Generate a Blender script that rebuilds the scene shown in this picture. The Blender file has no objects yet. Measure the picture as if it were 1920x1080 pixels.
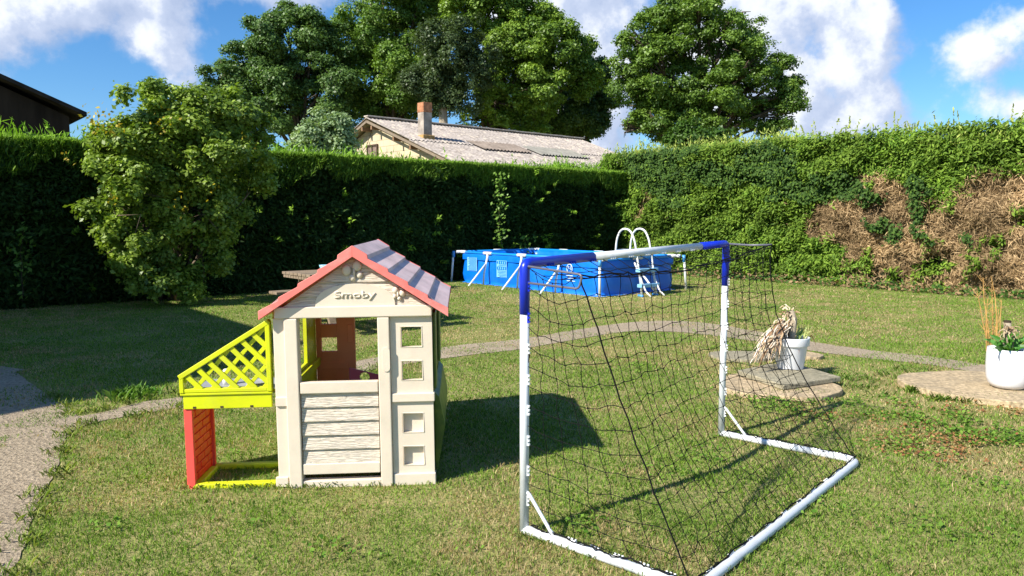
import bpy, bmesh, math, random
import numpy as np
from mathutils import Vector, Matrix
from mathutils.geometry import tessellate_polygon
R = math.radians
random.seed(7)
rng = np.random.default_rng(11)
sc = bpy.context.scene
col = sc.collection

# ------------------------------------------------------------------ camera, sky, sun, exposure
F = 1400.0; EYE = 1.43; PITCH = math.atan(130/F)
cam_d = bpy.data.cameras.new("camera"); cam = bpy.data.objects.new("camera", cam_d); col.objects.link(cam)
cam.location = (0, 0, EYE); cam.rotation_euler = (math.pi/2-PITCH, 0, 0)
cam_d.sensor_width = 36; cam_d.lens = 36*F/1920; cam_d.clip_start = .05; cam_d.clip_end = 3000
sc.camera = cam
SUN_EL = R(39.5); SUN_TO = np.array([-.795, -.607])          # horizontal direction towards the sun
sc.view_settings.view_transform = 'Standard'; sc.view_settings.look = 'None'
sc.view_settings.gamma = 1; sc.view_settings.use_curve_mapping = False
sc.view_settings.exposure = 0.88
sl = bpy.data.lights.new("sun", 'SUN'); sl.energy = 4.6; sl.angle = R(.55); sl.color = (1, .94, .83)
so = bpy.data.objects.new("sun", sl); col.objects.link(so)
sd = Vector((SUN_TO[0]*math.cos(SUN_EL), SUN_TO[1]*math.cos(SUN_EL), math.sin(SUN_EL)))
so.rotation_euler = sd.to_track_quat('Z', 'Y').to_euler(); so.location = (-30, -30, 40)

w = bpy.data.worlds.new("World"); sc.world = w; w.use_nodes = True
nt = w.node_tree; nt.nodes.clear()
def N(t, kind, **kw):
    n = t.nodes.new(kind)
    for k, v in kw.items(): setattr(n, k, v)
    return n
def setin(t, sock, v):
    if isinstance(v, (int, float)): sock.default_value = v
    elif isinstance(v, (tuple, list)): sock.default_value = v
    else: t.links.new(v, sock)
def Mth(t, op, a, b=None, c=None, clamp=False):
    n = N(t, 'ShaderNodeMath', operation=op, use_clamp=clamp)
    setin(t, n.inputs[0], a)
    if b is not None: setin(t, n.inputs[1], b)
    if c is not None: setin(t, n.inputs[2], c)
    return n.outputs[0]
def Ramp(t, fac, stops, interp='LINEAR'):
    n = N(t, 'ShaderNodeValToRGB'); n.color_ramp.interpolation = interp
    e = n.color_ramp.elements
    while len(e) < len(stops): e.new(.5)
    for i, (p, c) in enumerate(stops):
        e[i].position = p; e[i].color = (c[0], c[1], c[2], 1) if not isinstance(c, (int, float)) else (c, c, c, 1)
    t.links.new(fac, n.inputs[0]); return n.outputs[0]
def Mix(t, fac, a, b, blend='MIX'):
    n = N(t, 'ShaderNodeMix', data_type='RGBA', blend_type=blend)
    setin(t, n.inputs[0], fac); setin(t, n.inputs[6], a); setin(t, n.inputs[7], b)
    return n.outputs[2]
def c4(c): return (c[0], c[1], c[2], 1)

sky = N(nt, 'ShaderNodeTexSky', sky_type='NISHITA', sun_disc=False)
sky.sun_elevation = SUN_EL; sky.sun_rotation = math.atan2(SUN_TO[0], SUN_TO[1]); sky.air_density = 1.0; sky.dust_density = .3; sky.ozone_density = 2.2
hs = N(nt, 'ShaderNodeHueSaturation'); hs.inputs['Saturation'].default_value = 1.12; hs.inputs['Value'].default_value = 1.0
skt = Mix(nt, 1.0, sky.outputs[0], (.84, 1.10, 1.38, 1), 'MULTIPLY'); nt.links.new(skt, hs.inputs['Color'])
tc = N(nt, 'ShaderNodeTexCoord'); sx = N(nt, 'ShaderNodeSeparateXYZ'); nt.links.new(tc.outputs['Generated'], sx.inputs[0])
az = Mth(nt, 'ARCTAN2', sx.outputs[0], sx.outputs[1]); el = Mth(nt, 'ARCSINE', sx.outputs[2])
def cloud_density(da, de):
    a = Mth(nt, 'ADD', az, da); e = Mth(nt, 'ADD', el, de)
    cv = N(nt, 'ShaderNodeCombineXYZ'); nt.links.new(a, cv.inputs[0]); nt.links.new(e, cv.inputs[1]); cv.inputs[2].default_value = 3.7
    nz = N(nt, 'ShaderNodeTexNoise'); nz.inputs['Scale'].default_value = 11; nz.inputs['Detail'].default_value = 9; nz.inputs['Roughness'].default_value = .6
    nt.links.new(cv.outputs[0], nz.inputs['Vector'])
    nb = N(nt, 'ShaderNodeTexNoise'); nb.inputs['Scale'].default_value = 3.1; nb.inputs['Detail'].default_value = 2
    nt.links.new(cv.outputs[0], nb.inputs['Vector'])
    tot = None
    # cloud banks: azimuth, elevation, half width, half height, weight (degrees)
    for A, E, wa, we, wt in CL:
        p = Mth(nt, 'POWER', Mth(nt, 'ABSOLUTE', Mth(nt, 'DIVIDE', Mth(nt, 'SUBTRACT', a, R(A)), R(wa))), 2.0)
        q = Mth(nt, 'POWER', Mth(nt, 'ABSOLUTE', Mth(nt, 'DIVIDE', Mth(nt, 'SUBTRACT', e, R(E)), R(we))), 2.0)
        g = Mth(nt, 'MULTIPLY', Mth(nt, 'EXPONENT', Mth(nt, 'MULTIPLY', Mth(nt, 'POWER', Mth(nt, 'ADD', p, q), 1.4), -1.0)), wt)
        tot = g if tot is None else Mth(nt, 'ADD', tot, g)
    tot = Mth(nt, 'MINIMUM', tot, 1.05)
    d = Mth(nt, 'MULTIPLY_ADD', Mth(nt, 'SUBTRACT', nz.outputs[0], .5), 2.9, tot)
    d = Mth(nt, 'MULTIPLY_ADD', Mth(nt, 'SUBTRACT', nb.outputs[0], .5), .6, d)
    return Mth(nt, 'SUBTRACT', d, .45)
CL = [(-32, 15.2, 7, 4.4, 1.0), (-37, 10, 5, 4, .7), (-24.3, 13.0, 2.4, 4.0, .62), (-27, 17, 9, 2.2, .8), (-16, 17.5, 4.5, 3.4, .95), (-8, 20, 8, 4, .8),
      (2, 15, 6, 9, 1.0), (6.8, 11, 3.2, 8, .95), (15.5, 13, 4.4, 6, .95), (20.5, 12.8, 4.4, 4.6, 1.1), (23.4, 10.5, 3.6, 3.4, 1.0), (24.2, 13.7, 2.2, 2.2, .95), (23.4, 7, 5.6, 2.2, .9),
      (30.6, 9.9, 2.3, 2.1, .62), (32, 12.4, 2.8, 1.4, .42), (32.8, 7.2, 3.0, 1.3, .66), (35.2, 11.2, 2.4, 1.7, .52), (35.6, 6.6, 2.6, .9, .7), (38.5, 9.5, 3, 2, .7),
      (70, 20, 16, 10, .9), (-75, 24, 18, 9, .9), (120, 30, 20, 12, .9), (-130, 28, 22, 10, .9), (175, 22, 20, 9, .9), (50, 38, 14, 8, .6)]
d0 = cloud_density(0, 0); d1 = cloud_density(-R(1.5), R(1.4))
mask = Ramp(nt, Mth(nt, 'MULTIPLY_ADD', d0, 1.0, .25, clamp=True), [(.05, 0.), (.75, 1.)], 'EASE')
lit = Mth(nt, 'MULTIPLY_ADD', Mth(nt, 'SUBTRACT', d0, d1), .75, .50, clamp=True)
cc = Ramp(nt, lit, [(0, (4.0, 4.9, 6.9)), (.36, (5.3, 6.1, 7.9)), (.58, (7.7, 8.2, 9.1)), (.85, (9.4, 9.6, 9.9))])
skc = Mix(nt, mask, hs.outputs[0], cc)
# below the horizon the world is seen by nothing: leave the sky texture as it is
bg = N(nt, 'ShaderNodeBackground'); bg.inputs[1].default_value = .064; nt.links.new(skc, bg.inputs[0])
wo = N(nt, 'ShaderNodeOutputWorld'); nt.links.new(bg.outputs[0], wo.inputs[0])

# ------------------------------------------------------------------ helpers
FW = np.array([0, math.cos(PITCH), -math.sin(PITCH)]); UP = np.array([0, math.sin(PITCH), math.cos(PITCH)]); CP = np.array([0, 0, EYE])
def ray(x, y): return FW+np.array([1, 0, 0])*(x-960)/F+UP*(540-y)/F
def G(x, y, z=0.0):
    d = ray(x, y); return CP+d*(z-EYE)/d[2]
def D(x, y, Y):
    d = ray(x, y); return CP+d*Y/d[1]
def PL(x, y, P, n):
    d = ray(x, y); return CP+d*np.dot(np.array(P)-CP, n)/np.dot(d, n)
def projv(P):
    v = P-CP; z = v@FW; return 960+F*v[:, 0]/z, 540-F*(v@UP)/z

def tag(o, label=None, cat=None, group=None, kind=None):
    if label: o['label'] = label
    if cat: o['category'] = cat
    if group: o['group'] = group
    if kind: o['kind'] = kind
    return o
def empty(name, loc, rz=0, label=None, cat=None, group=None, rx=0, ry=0):
    o = bpy.data.objects.new(name, None); col.objects.link(o); o.location = loc; o.rotation_euler = (rx, ry, rz)
    o.empty_display_size = .1
    return tag(o, label, cat, group)
def link(name, me, mat, parent=None, smooth=False, bevel=0, seg=2):
    o = bpy.data.objects.new(name, me); col.objects.link(o)
    if mat is not None: me.materials.append(mat)
    if parent is not None: o.parent = parent
    if smooth: me.polygons.foreach_set('use_smooth', [True]*len(me.polygons))
    if bevel:
        b = o.modifiers.new('bevel', 'BEVEL'); b.width = bevel; b.segments = seg; b.limit_method = 'ANGLE'; b.angle_limit = R(35)
        b.harden_normals = False
    return o
def ortho(d):
    d = Vector(d).normalized(); a = Vector((0, 0, 1)) if abs(d.z) < .9 else Vector((1, 0, 0))
    x = d.cross(a).normalized(); return x, d.cross(x).normalized()
class MB:
    def __init__(s): s.v = []; s.f = []
    def add(s, vs, fs):
        n = len(s.v); s.v += [tuple(v) for v in vs]; s.f += [tuple(i+n for i in f) for f in fs]; return s
    def box(s, x0, x1, y0, y1, z0, z1, M=None):
        vs = [(x, y, z) for z in (z0, z1) for y in (y0, y1) for x in (x0, x1)]
        if M is not None: vs = [M @ Vector(v) for v in vs]
        return s.add(vs, [(0, 2, 3, 1), (4, 5, 7, 6), (0, 1, 5, 4), (2, 6, 7, 3), (0, 4, 6, 2), (1, 3, 7, 5)])
    def beam(s, a, b, w, h, up=(0, 0, 1)):
        a = Vector(a); b = Vector(b); d = (b-a).normalized(); u = Vector(up); x = d.cross(u).normalized(); u = x.cross(d)
        vs = [p+x*sx*w/2+u*su*h/2 for p in (a, b) for sx, su in ((-1, -1), (1, -1), (1, 1), (-1, 1))]
        return s.add(vs, [(0, 1, 2, 3), (7, 6, 5, 4), (0, 4, 5, 1), (1, 5, 6, 2), (2, 6, 7, 3), (3, 7, 4, 0)])
    def tube(s, pts, r, n=8, cap=True):
        pts = [Vector(p) for p in pts]; m = len(pts); rs = r if isinstance(r, (list, tuple)) else [r]*m
        x = None; vs = []
        for i, p in enumerate(pts):
            d = (pts[min(i+1, m-1)]-pts[max(i-1, 0)])
            if d.length < 1e-9: d = Vector((0, 0, 1))
            d.normalize()
            if x is None: x, _ = ortho(d)
            x = (x-d*x.dot(d)).normalized(); y = d.cross(x)
            for k in range(n):
                a = 2*math.pi*k/n; vs.append(p+(x*math.cos(a)+y*math.sin(a))*rs[i])
        fs = [(i*n+k, i*n+(k+1) % n, (i+1)*n+(k+1) % n, (i+1)*n+k) for i in range(m-1) for k in range(n)]
        if cap: fs += [tuple(range(n-1, -1, -1)), tuple((m-1)*n+k for k in range(n))]
        return s.add(vs, fs)
    def prism(s, poly, ax, t0, t1):
        # poly: 2D points; ax 'y': (x,z) extruded along y; 'z': (x,y) along z; 'x': (y,z) along x
        def P(p, t): return {'y': (p[0], t, p[1]), 'z': (p[0], p[1], t), 'x': (t, p[0], p[1])}[ax]
        n = len(poly); vs = [P(p, t0) for p in poly]+[P(p, t1) for p in poly]
        tris = tessellate_polygon([[Vector((p[0], p[1], 0)) for p in poly]])
        ar = sum(poly[i][0]*poly[(i+1) % n][1]-poly[(i+1) % n][0]*poly[i][1] for i in range(n))
        fs = [tuple(t) for t in tris]+[tuple(i+n for i in t[::-1]) for t in tris]+[(i, (i+1) % n, (i+1) % n+n, i+n) for i in range(n)]
        s.add(vs, fs); return s
    def lathe(s, prof, n=32, c=(0, 0, 0)):
        vs = []; m = len(prof)
        for r, z in prof:
            for k in range(n):
                a = 2*math.pi*k/n; vs.append((c[0]+r*math.cos(a), c[1]+r*math.sin(a), c[2]+z))
        fs = [(i*n+k, i*n+(k+1) % n, (i+1)*n+(k+1) % n, (i+1)*n+k) for i in range(m-1) for k in range(n)]
        return s.add(vs, fs)
    def ell(s, c, rx, ry, rz, n=14, m=8, M=None):
        vs = []; fs = []
        for i in range(m+1):
            t = math.pi*i/m
            for k in range(n):
                a = 2*math.pi*k/n; v = Vector((rx*math.sin(t)*math.cos(a), ry*math.sin(t)*math.sin(a), rz*math.cos(t)))
                if M is not None: v = M @ v
                vs.append(v+Vector(c))
        for i in range(m):
            for k in range(n): fs.append((i*n+k, (i+1)*n+k, (i+1)*n+(k+1) % n, i*n+(k+1) % n))
        return s.add(vs, fs)
    def mesh(s, name):
        me = bpy.data.meshes.new(name); me.from_pydata(s.v, [], s.f)
        bm = bmesh.new(); bm.from_mesh(me)
        bmesh.ops.remove_doubles(bm, verts=bm.verts, dist=1e-6)
        bmesh.ops.recalc_face_normals(bm, faces=bm.faces); bm.to_mesh(me); bm.free(); return me
    def build(s, name, mat, parent=None, smooth=False, bevel=0, seg=2):
        return link(name, s.mesh(name), mat, parent, smooth, bevel, seg)

def quads(name, V, C, mat, parent=None, k=4):
    """V: (n,k,3) faces, C: (n,3) colours -> one mesh with a point colour"""
    n = len(V); me = bpy.data.meshes.new(name)
    me.vertices.add(n*k); me.vertices.foreach_set('co', V.reshape(-1).astype(np.float32))
    me.loops.add(n*k); me.loops.foreach_set('vertex_index', np.arange(n*k, dtype=np.int32))
    me.polygons.add(n); me.polygons.foreach_set('loop_start', np.arange(0, n*k, k, dtype=np.int32))
    me.polygons.foreach_set('loop_total', np.full(n, k, dtype=np.int32))
    a = me.color_attributes.new('Col', 'FLOAT_COLOR', 'POINT')
    cc = np.ones((n, k, 4), np.float32)
    cc[:, :, :3] = C if C.ndim == 3 else C[:, None, :]
    a.data.foreach_set('color', cc.reshape(-1)); me.update(calc_edges=True)
    return link(name, me, mat, parent)
def unit(a): return a/np.maximum(np.linalg.norm(a, axis=-1, keepdims=True), 1e-9)
def leafquads(P, Nn, S, asp, T=None):
    """diamond leaves, T = preferred long axis"""
    n = len(P); t = rng.normal(size=(n, 3)) if T is None else T
    Nn = unit(Nn); t = unit(t-Nn*np.sum(t*Nn, 1, keepdims=True)); b = np.cross(Nn, t)
    S = np.asarray(S).reshape(-1, 1); w_ = S*asp/2
    return np.stack([P-t*S/2, P+b*w_-t*S*.08, P+t*S/2-Nn*S*.12, P-b*w_-t*S*.08], 1)
def hash2(ix, iy, seed):
    h = (ix*374761393+iy*668265263+seed*1442695041) & 0xffffffff
    h = ((h ^ (h >> 13))*1274126177) & 0xffffffff
    return ((h ^ (h >> 16)) & 0xffff)/65535.
def vnoise(x, y, s=1.0, seed=0):
    x = np.asarray(x)/s+1000; y = np.asarray(y)/s+1000
    ix = np.floor(x).astype(np.int64); iy = np.floor(y).astype(np.int64); fx = x-ix; fy = y-iy
    fx = fx*fx*(3-2*fx); fy = fy*fy*(3-2*fy)
    a = hash2(ix, iy, seed); b = hash2(ix+1, iy, seed); c = hash2(ix, iy+1, seed); d = hash2(ix+1, iy+1, seed)
    return (a*(1-fx)+b*fx)*(1-fy)+(c*(1-fx)+d*fx)*fy
def fbm(x, y, s, seed=0): return vnoise(x, y, s, seed)*.55+vnoise(x, y, s/2.1, seed+1)*.28+vnoise(x, y, s/4.3, seed+2)*.17
def inpoly(x, y, poly):
    r = np.zeros(len(x), bool); n = len(poly); j = n-1
    for i in range(n):
        xi, yi = poly[i]; xj, yj = poly[j]
        if yi != yj:
            c = ((yi > y) != (yj > y)) & (x < (xj-xi)*(y-yi)/(yj-yi)+xi); r ^= c
        j = i
    return r

# ------------------------------------------------------------------ materials
def mat(name, color, rough=.5, spec=.5, var=.06, scale=6, bump=0, bscale=60, metal=0, dirt=None, dscale=3, damt=.35, trans=0, stretch=None, sss=0):
    m = bpy.data.materials.new(name); m.use_nodes = True; t = m.node_tree; t.nodes.clear()
    out = N(t, 'ShaderNodeOutputMaterial'); b = N(t, 'ShaderNodeBsdfPrincipled'); t.links.new(b.outputs[0], out.inputs[0])
    g = N(t, 'ShaderNodeTexCoord'); v = g.outputs['Object']
    if stretch:
        mp = N(t, 'ShaderNodeMapping'); mp.inputs['Scale'].default_value = stretch; t.links.new(v, mp.inputs[0]); v2 = mp.outputs[0]
    else: v2 = v
    nz = N(t, 'ShaderNodeTexNoise'); nz.inputs['Scale'].default_value = scale; nz.inputs['Detail'].default_value = 5; t.links.new(v2, nz.inputs['Vector'])
    lo = tuple(max(0, c*(1-var*2)) for c in color); hi = tuple(min(1, c*(1+var*2)) for c in color)
    cl = Ramp(t, nz.outputs[0], [(.3, lo), (.7, hi)])
    if dirt is not None:
        nd = N(t, 'ShaderNodeTexNoise'); nd.inputs['Scale'].default_value = dscale; nd.inputs['Detail'].default_value = 9; nd.inputs['Roughness'].default_value = .7
        t.links.new(v, nd.inputs['Vector'])
        f_ = Ramp(t, nd.outputs[0], [(.48, 0.), (.72, 1.)])
        cl = Mix(t, Mth(t, 'MULTIPLY', f_, damt), cl, c4(dirt))
    t.links.new(cl, b.inputs['Base Color']); b.inputs['Roughness'].default_value = rough; b.inputs['Metallic'].default_value = metal
    b.inputs['Specular IOR Level'].default_value = spec
    if sss: b.inputs['Subsurface Weight'].default_value = sss; b.inputs['Subsurface Scale'].default_value = .02
    if bump:
        nb = N(t, 'ShaderNodeTexNoise'); nb.inputs['Scale'].default_value = bscale; nb.inputs['Detail'].default_value = 4; t.links.new(v2, nb.inputs['Vector'])
        bp = N(t, 'ShaderNodeBump'); bp.inputs['Strength'].default_value = bump; bp.inputs['Distance'].default_value = .01
        t.links.new(nb.outputs[0], bp.inputs['Height']); t.links.new(bp.outputs[0], b.inputs['Normal'])
    return m
def leafmat(name, trans=.35, rough=.45, spec=.4, tcol=(1.15, 1.25, .5), attr='Col'):
    m = bpy.data.materials.new(name); m.use_nodes = True; t = m.node_tree; t.nodes.clear()
    out = N(t, 'ShaderNodeOutputMaterial'); b = N(t, 'ShaderNodeBsdfPrincipled'); a = N(t, 'ShaderNodeVertexColor', layer_name=attr)
    t.links.new(a.outputs[0], b.inputs['Base Color']); b.inputs['Roughness'].default_value = rough; b.inputs['Specular IOR Level'].default_value = spec
    if trans > 0:
        tr = N(t, 'ShaderNodeBsdfTranslucent'); t.links.new(Mix(t, 1.0, a.outputs[0], c4(tcol), 'MULTIPLY'), tr.inputs[0])
        mx = N(t, 'ShaderNodeMixShader'); mx.inputs[0].default_value = trans
        t.links.new(b.outputs[0], mx.inputs[1]); t.links.new(tr.outputs[0], mx.inputs[2]); t.links.new(mx.outputs[0], out.inputs[0])
    else: t.links.new(b.outputs[0], out.inputs[0])
    return m
CREAM = (.72, .625, .50)
M = dict(
    cream=mat('cream plastic', CREAM, .45, .35, .02, 4, .04, 220, dirt=(.42, .36, .27), dscale=5, damt=.22, sss=.05),
    grain=None,
    red=mat('faded red plastic', (.84, .20, .17), .5, .35, .05, 5, .03, 200, dirt=(.86, .48, .44), dscale=4, damt=.6),
    under=mat('red plastic', (.75, .055, .03), .45, .35, .03, 5),
    brick=mat('red orange plastic', (.92, .035, .02), .42, .4, .04, 5, .03, 150),
    brickedge=mat('pale red plastic', (.90, .10, .08), .5, .2, .03, 5),
    salmon=mat('terracotta plastic', (.95, .30, .12), .5, .35, .04, 5),
    lime=mat('lime plastic', (.62, .66, .008), .42, .4, .05, 5, .02, 150, dirt=(.42, .42, .08), dscale=6, damt=.4, sss=.05),
    green=mat('green plastic', (.07, .13, .018), .4, .5, .12, 7, .05, 90, dirt=(.35, .36, .05), dscale=7, damt=.5),
    purple=mat('purple plastic', (.045, .008, .02), .4, .5),
    tile=mat('weathered mauve tile plastic', (.74, .55, .53), .75, .2, .10, 10, .1, 120, dirt=(.80, .68, .65), dscale=9, damt=.7, stretch=(1, .3, 1)),
    greyp=mat('grey plastic', (.33, .34, .35), .4, .5, .05, 8),
    whitep=mat('white plastic', (.78, .79, .80), .35, .5, .02, 8, dirt=(.5, .5, .46), dscale=12, damt=.2),
    whitem=mat('white powder coated steel', (.66, .69, .72), .32, .5, .03, 6, .02, 300, dirt=(.40, .38, .32), dscale=14, damt=.4),
    blue=mat('blue plastic corner', (.008, .03, .52), .3, .6, .05, 6),
    black=mat('black net cord', (.006, .006, .007), .8, .15, .1, 30),
    liner=mat('blue pool liner', (.0, .15, .70), .38, .5, .06, 2.2, .25, 5, dirt=(.05, .28, .75), dscale=1.8, damt=.3),
    linerlight=mat('pale blue print', (.18, .46, .80), .5, .4, .05, 10),
    poolblue=mat('light blue plastic', (.06, .28, .62), .4, .5, .05, 10),
    polewhite=mat('white steel tube', (.72, .73, .72), .35, .5, .03, 10),
    wood=mat('weathered grey wood', (.25, .19, .13), .85, .15, .16, 12, .5, 70, stretch=(1, 8, 8), dirt=(.36, .30, .23), dscale=5, damt=.6),
    stone=mat('lichen stone slab', (.44, .34, .21), .9, .15, .20, 34, 1.0, 45, dirt=(.24, .20, .14), dscale=5, damt=.8),
    slab=mat('grey green flagstone', (.30, .27, .19), .9, .15, .18, 34, .9, 45, dirt=(.17, .16, .11), dscale=6, damt=.7),
    glaze=mat('white glazed pot', (.72, .73, .76), .3, .5, .015, 6),
    soil=mat('potting soil', (.05, .035, .025), .95, .1, .4, 40, 1, 60),
    bark=mat('bark', (.09, .07, .05), .9, .15, .3, 6, .8, 12, stretch=(1, 1, .25)),
    paleb=mat('pale bark', (.36, .30, .22), .9, .15, .2, 4, .6, 12, stretch=(1, 1, .3)),
    barn=mat('dark brown cladding', (.030, .022, .017), .9, .1, .25, 3, .5, 14, stretch=(1, 1, .2)),
    barnroof=mat('dark fibre cement roof', (.035, .030, .028), .9, .1, .3, 3),
    timber=mat('dark timber', (.07, .05, .035), .9, .1, .2, 6),
    plaster=mat('house render', (.55, .50, .42), .9, .1, .05, 2, .3, 30),
    glass=mat('window glass', (.03, .04, .05), .05, .8, .02, 3),
)
def grainmat():
    m = mat('cream plastic wood grain', (.74, .64, .51), .5, .3, .02, 4); t = m.node_tree
    b = [n for n in t.nodes if n.type == 'BSDF_PRINCIPLED'][0]
    g = N(t, 'ShaderNodeTexCoord'); mp = N(t, 'ShaderNodeMapping'); mp.inputs['Scale'].default_value = (11, 11, 190); t.links.new(g.outputs['Object'], mp.inputs[0])
    n1 = N(t, 'ShaderNodeTexNoise'); n1.inputs['Scale'].default_value = 1; n1.inputs['Detail'].default_value = 2.5; n1.inputs['Distortion'].default_value = .6; t.links.new(mp.outputs[0], n1.inputs['Vector'])
    r = Ramp(t, n1.outputs[0], [(.42, 0.), (.5, .7), (.58, 1.)])
    bp = N(t, 'ShaderNodeBump'); bp.inputs['Strength'].default_value = .8; bp.inputs['Distance'].default_value = .004
    t.links.new(r, bp.inputs['Height']); t.links.new(bp.outputs[0], b.inputs['Normal'])
    old = b.inputs['Base Color'].links[0].from_socket
    t.links.new(Mix(t, r, (.62, .55, .46, 1), old), b.inputs['Base Color'])
    return m
M['grain'] = grainmat()
LEAF = leafmat('foliage leaf', .32); GRASS = leafmat('grass blade', .30, .6, .25); THUJA = leafmat('thuja spray', .28, .65, .2); DRY = leafmat('dry leaf', .12, .85, .1, (1, .9, .7))
IVY = leafmat('ivy leaf', .2, .6, .12)

def groundmat():
    m = bpy.data.materials.new('lawn soil'); m.use_nodes = True; t = m.node_tree; t.nodes.clear()
    out = N(t, 'ShaderNodeOutputMaterial'); b = N(t, 'ShaderNodeBsdfPrincipled'); t.links.new(b.outputs[0], out.inputs[0])
    g = N(t, 'ShaderNodeTexCoord')
    a = N(t, 'ShaderNodeTexNoise'); a.inputs['Scale'].default_value = 1.1; a.inputs['Detail'].default_value = 8; a.inputs['Roughness'].default_value = .65; t.links.new(g.outputs['Object'], a.inputs['Vector'])
    f = N(t, 'ShaderNodeTexNoise'); f.inputs['Scale'].default_value = 45; f.inputs['Detail'].default_value = 6; t.links.new(g.outputs['Object'], f.inputs['Vector'])
    c1 = Ramp(t, a.outputs[0], [(.3, (.15, .19, .05)), (.5, (.26, .26, .09)), (.68, (.42, .34, .17))])
    c2 = Ramp(t, f.outputs[0], [(.3, (.09, .10, .03)), (.55, (.24, .23, .08)), (.75, (.42, .35, .19))])
    t.links.new(Mix(t, .5, c1, c2), b.inputs['Base Color']); b.inputs['Roughness'].default_value = .95; b.inputs['Specular IOR Level'].default_value = .1
    bp = N(t, 'ShaderNodeBump'); bp.inputs['Strength'].default_value = .8; bp.inputs['Distance'].default_value = .02; t.links.new(f.outputs[0], bp.inputs['Height']); t.links.new(bp.outputs[0], b.inputs['Normal'])
    return m
def pathmat():
    m = bpy.data.materials.new('worn concrete path'); m.use_nodes = True; t = m.node_tree; t.nodes.clear()
    out = N(t, 'ShaderNodeOutputMaterial'); b = N(t, 'ShaderNodeBsdfPrincipled'); t.links.new(b.outputs[0], out.inputs[0])
    g = N(t, 'ShaderNodeTexCoord'); v = g.outputs['Object']
    a = N(t, 'ShaderNodeTexNoise'); a.inputs['Scale'].default_value = 1.6; a.inputs['Detail'].default_value = 6; t.links.new(v, a.inputs['Vector'])
    f = N(t, 'ShaderNodeTexNoise'); f.inputs['Scale'].default_value = 38; f.inputs['Detail'].default_value = 8; f.inputs['Roughness'].default_value = .72; t.links.new(v, f.inputs['Vector'])
    vo = N(t, 'ShaderNodeTexVoronoi'); vo.inputs['Scale'].default_value = 55; t.links.new(v, vo.inputs['Vector'])
    c1 = Ramp(t, a.outputs[0], [(.3, (.28, .215, .14)), (.7, (.44, .35, .235))])
    c2 = Ramp(t, f.outputs[0], [(.36, (.09, .072, .05)), (.48, (.36, .30, .22)), (.66, (.60, .49, .35))])
    c3 = Mix(t, .62, c1, c2)
    t.links.new(c3, b.inputs['Base Color']); b.inputs['Roughness'].default_value = .95; b.inputs['Specular IOR Level'].default_value = .15
    h = Mth(t, 'ADD', f.outputs[0], Mth(t, 'MULTIPLY', vo.outputs[0], .4))
    bp = N(t, 'ShaderNodeBump'); bp.inputs['Strength'].default_value = .9; bp.inputs['Distance'].default_value = .02; t.links.new(h, bp.inputs['Height']); t.links.new(bp.outputs[0], b.inputs['Normal'])
    return m
GROUND = groundmat(); PATH = pathmat()

# ------------------------------------------------------------------ ground and path
def sheet(name, poly, z, m):
    tris = tessellate_polygon([[Vector((p[0], p[1], 0)) for p in poly]])
    me = bpy.data.meshes.new(name); me.from_pydata([(p[0], p[1], z) for p in poly], [], [tuple(t) for t in tris])
    bm = bmesh.new(); bm.from_mesh(me); bmesh.ops.recalc_face_normals(bm, faces=bm.faces)
    if bm.faces[0].normal.z < 0: bmesh.ops.reverse_faces(bm, faces=bm.faces)
    bm.to_mesh(me); bm.free(); return link(name, me, m)
g = sheet('ground', [(-900, -300), (900, -300), (900, 1500), (-900, 1500)], 0, GROUND); tag(g, kind='structure')
UPC = [(-400, 640), (0, 687), (30, 699), (61, 721), (103, 752), (130, 767), (146, 782), (194, 774), (236, 762), (278, 753), (339, 745), (520, 709), (700, 672), (850, 649), (970, 637), (1080, 619), (1170, 606), (1250, 602), (1330, 607), (1420, 622), (1540, 644), (1640, 658), (1740, 669), (1840, 684), (1960, 704), (2200, 745)]
LOC = [(2200, 775), (1960, 722), (1840, 701), (1740, 684), (1640, 674), (1540, 661), (1420, 641), (1330, 629), (1250, 622), (1170, 623), (1080, 637), (970, 656), (850, 670), (700, 694), (520, 731), (339, 764), (250, 779), (167, 796), (128, 818), (113, 849), (103, 892), (76, 931), (63, 969), (48, 1017), (24, 1080), (-20, 1250), (-900, 1250)]
def smoothpoly(px):
    pts = [G(*p)[:2] for p in px]; out = []
    for i in range(len(pts)-1):
        p0 = pts[max(i-1, 0)]; p1 = pts[i]; p2 = pts[i+1]; p3 = pts[min(i+2, len(pts)-1)]
        for k in range(6):
            t = k/6; q = .5*(2*p1+(p2-p0)*t+(2*p0-5*p1+4*p2-p3)*t*t+(3*p1-p0-3*p2+p3)*t**3); out.append((q[0]+random.uniform(-.008, .008), q[1]+random.uniform(-.012, .012)))
    out.append(tuple(pts[-1])); return out
pathpoly = smoothpoly(UPC[:7])[:-1]+smoothpoly(UPC[6:])+smoothpoly(LOC)
path = sheet('path', pathpoly, .005, PATH); tag(path, kind='structure')
pp = np.array(pathpoly)
wedge = [G(*p)[:2] for p in [(-300, 850), (-300, 806), (0, 821), (62, 811), (40, 820), (0, 838), (-150, 870)]]

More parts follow.
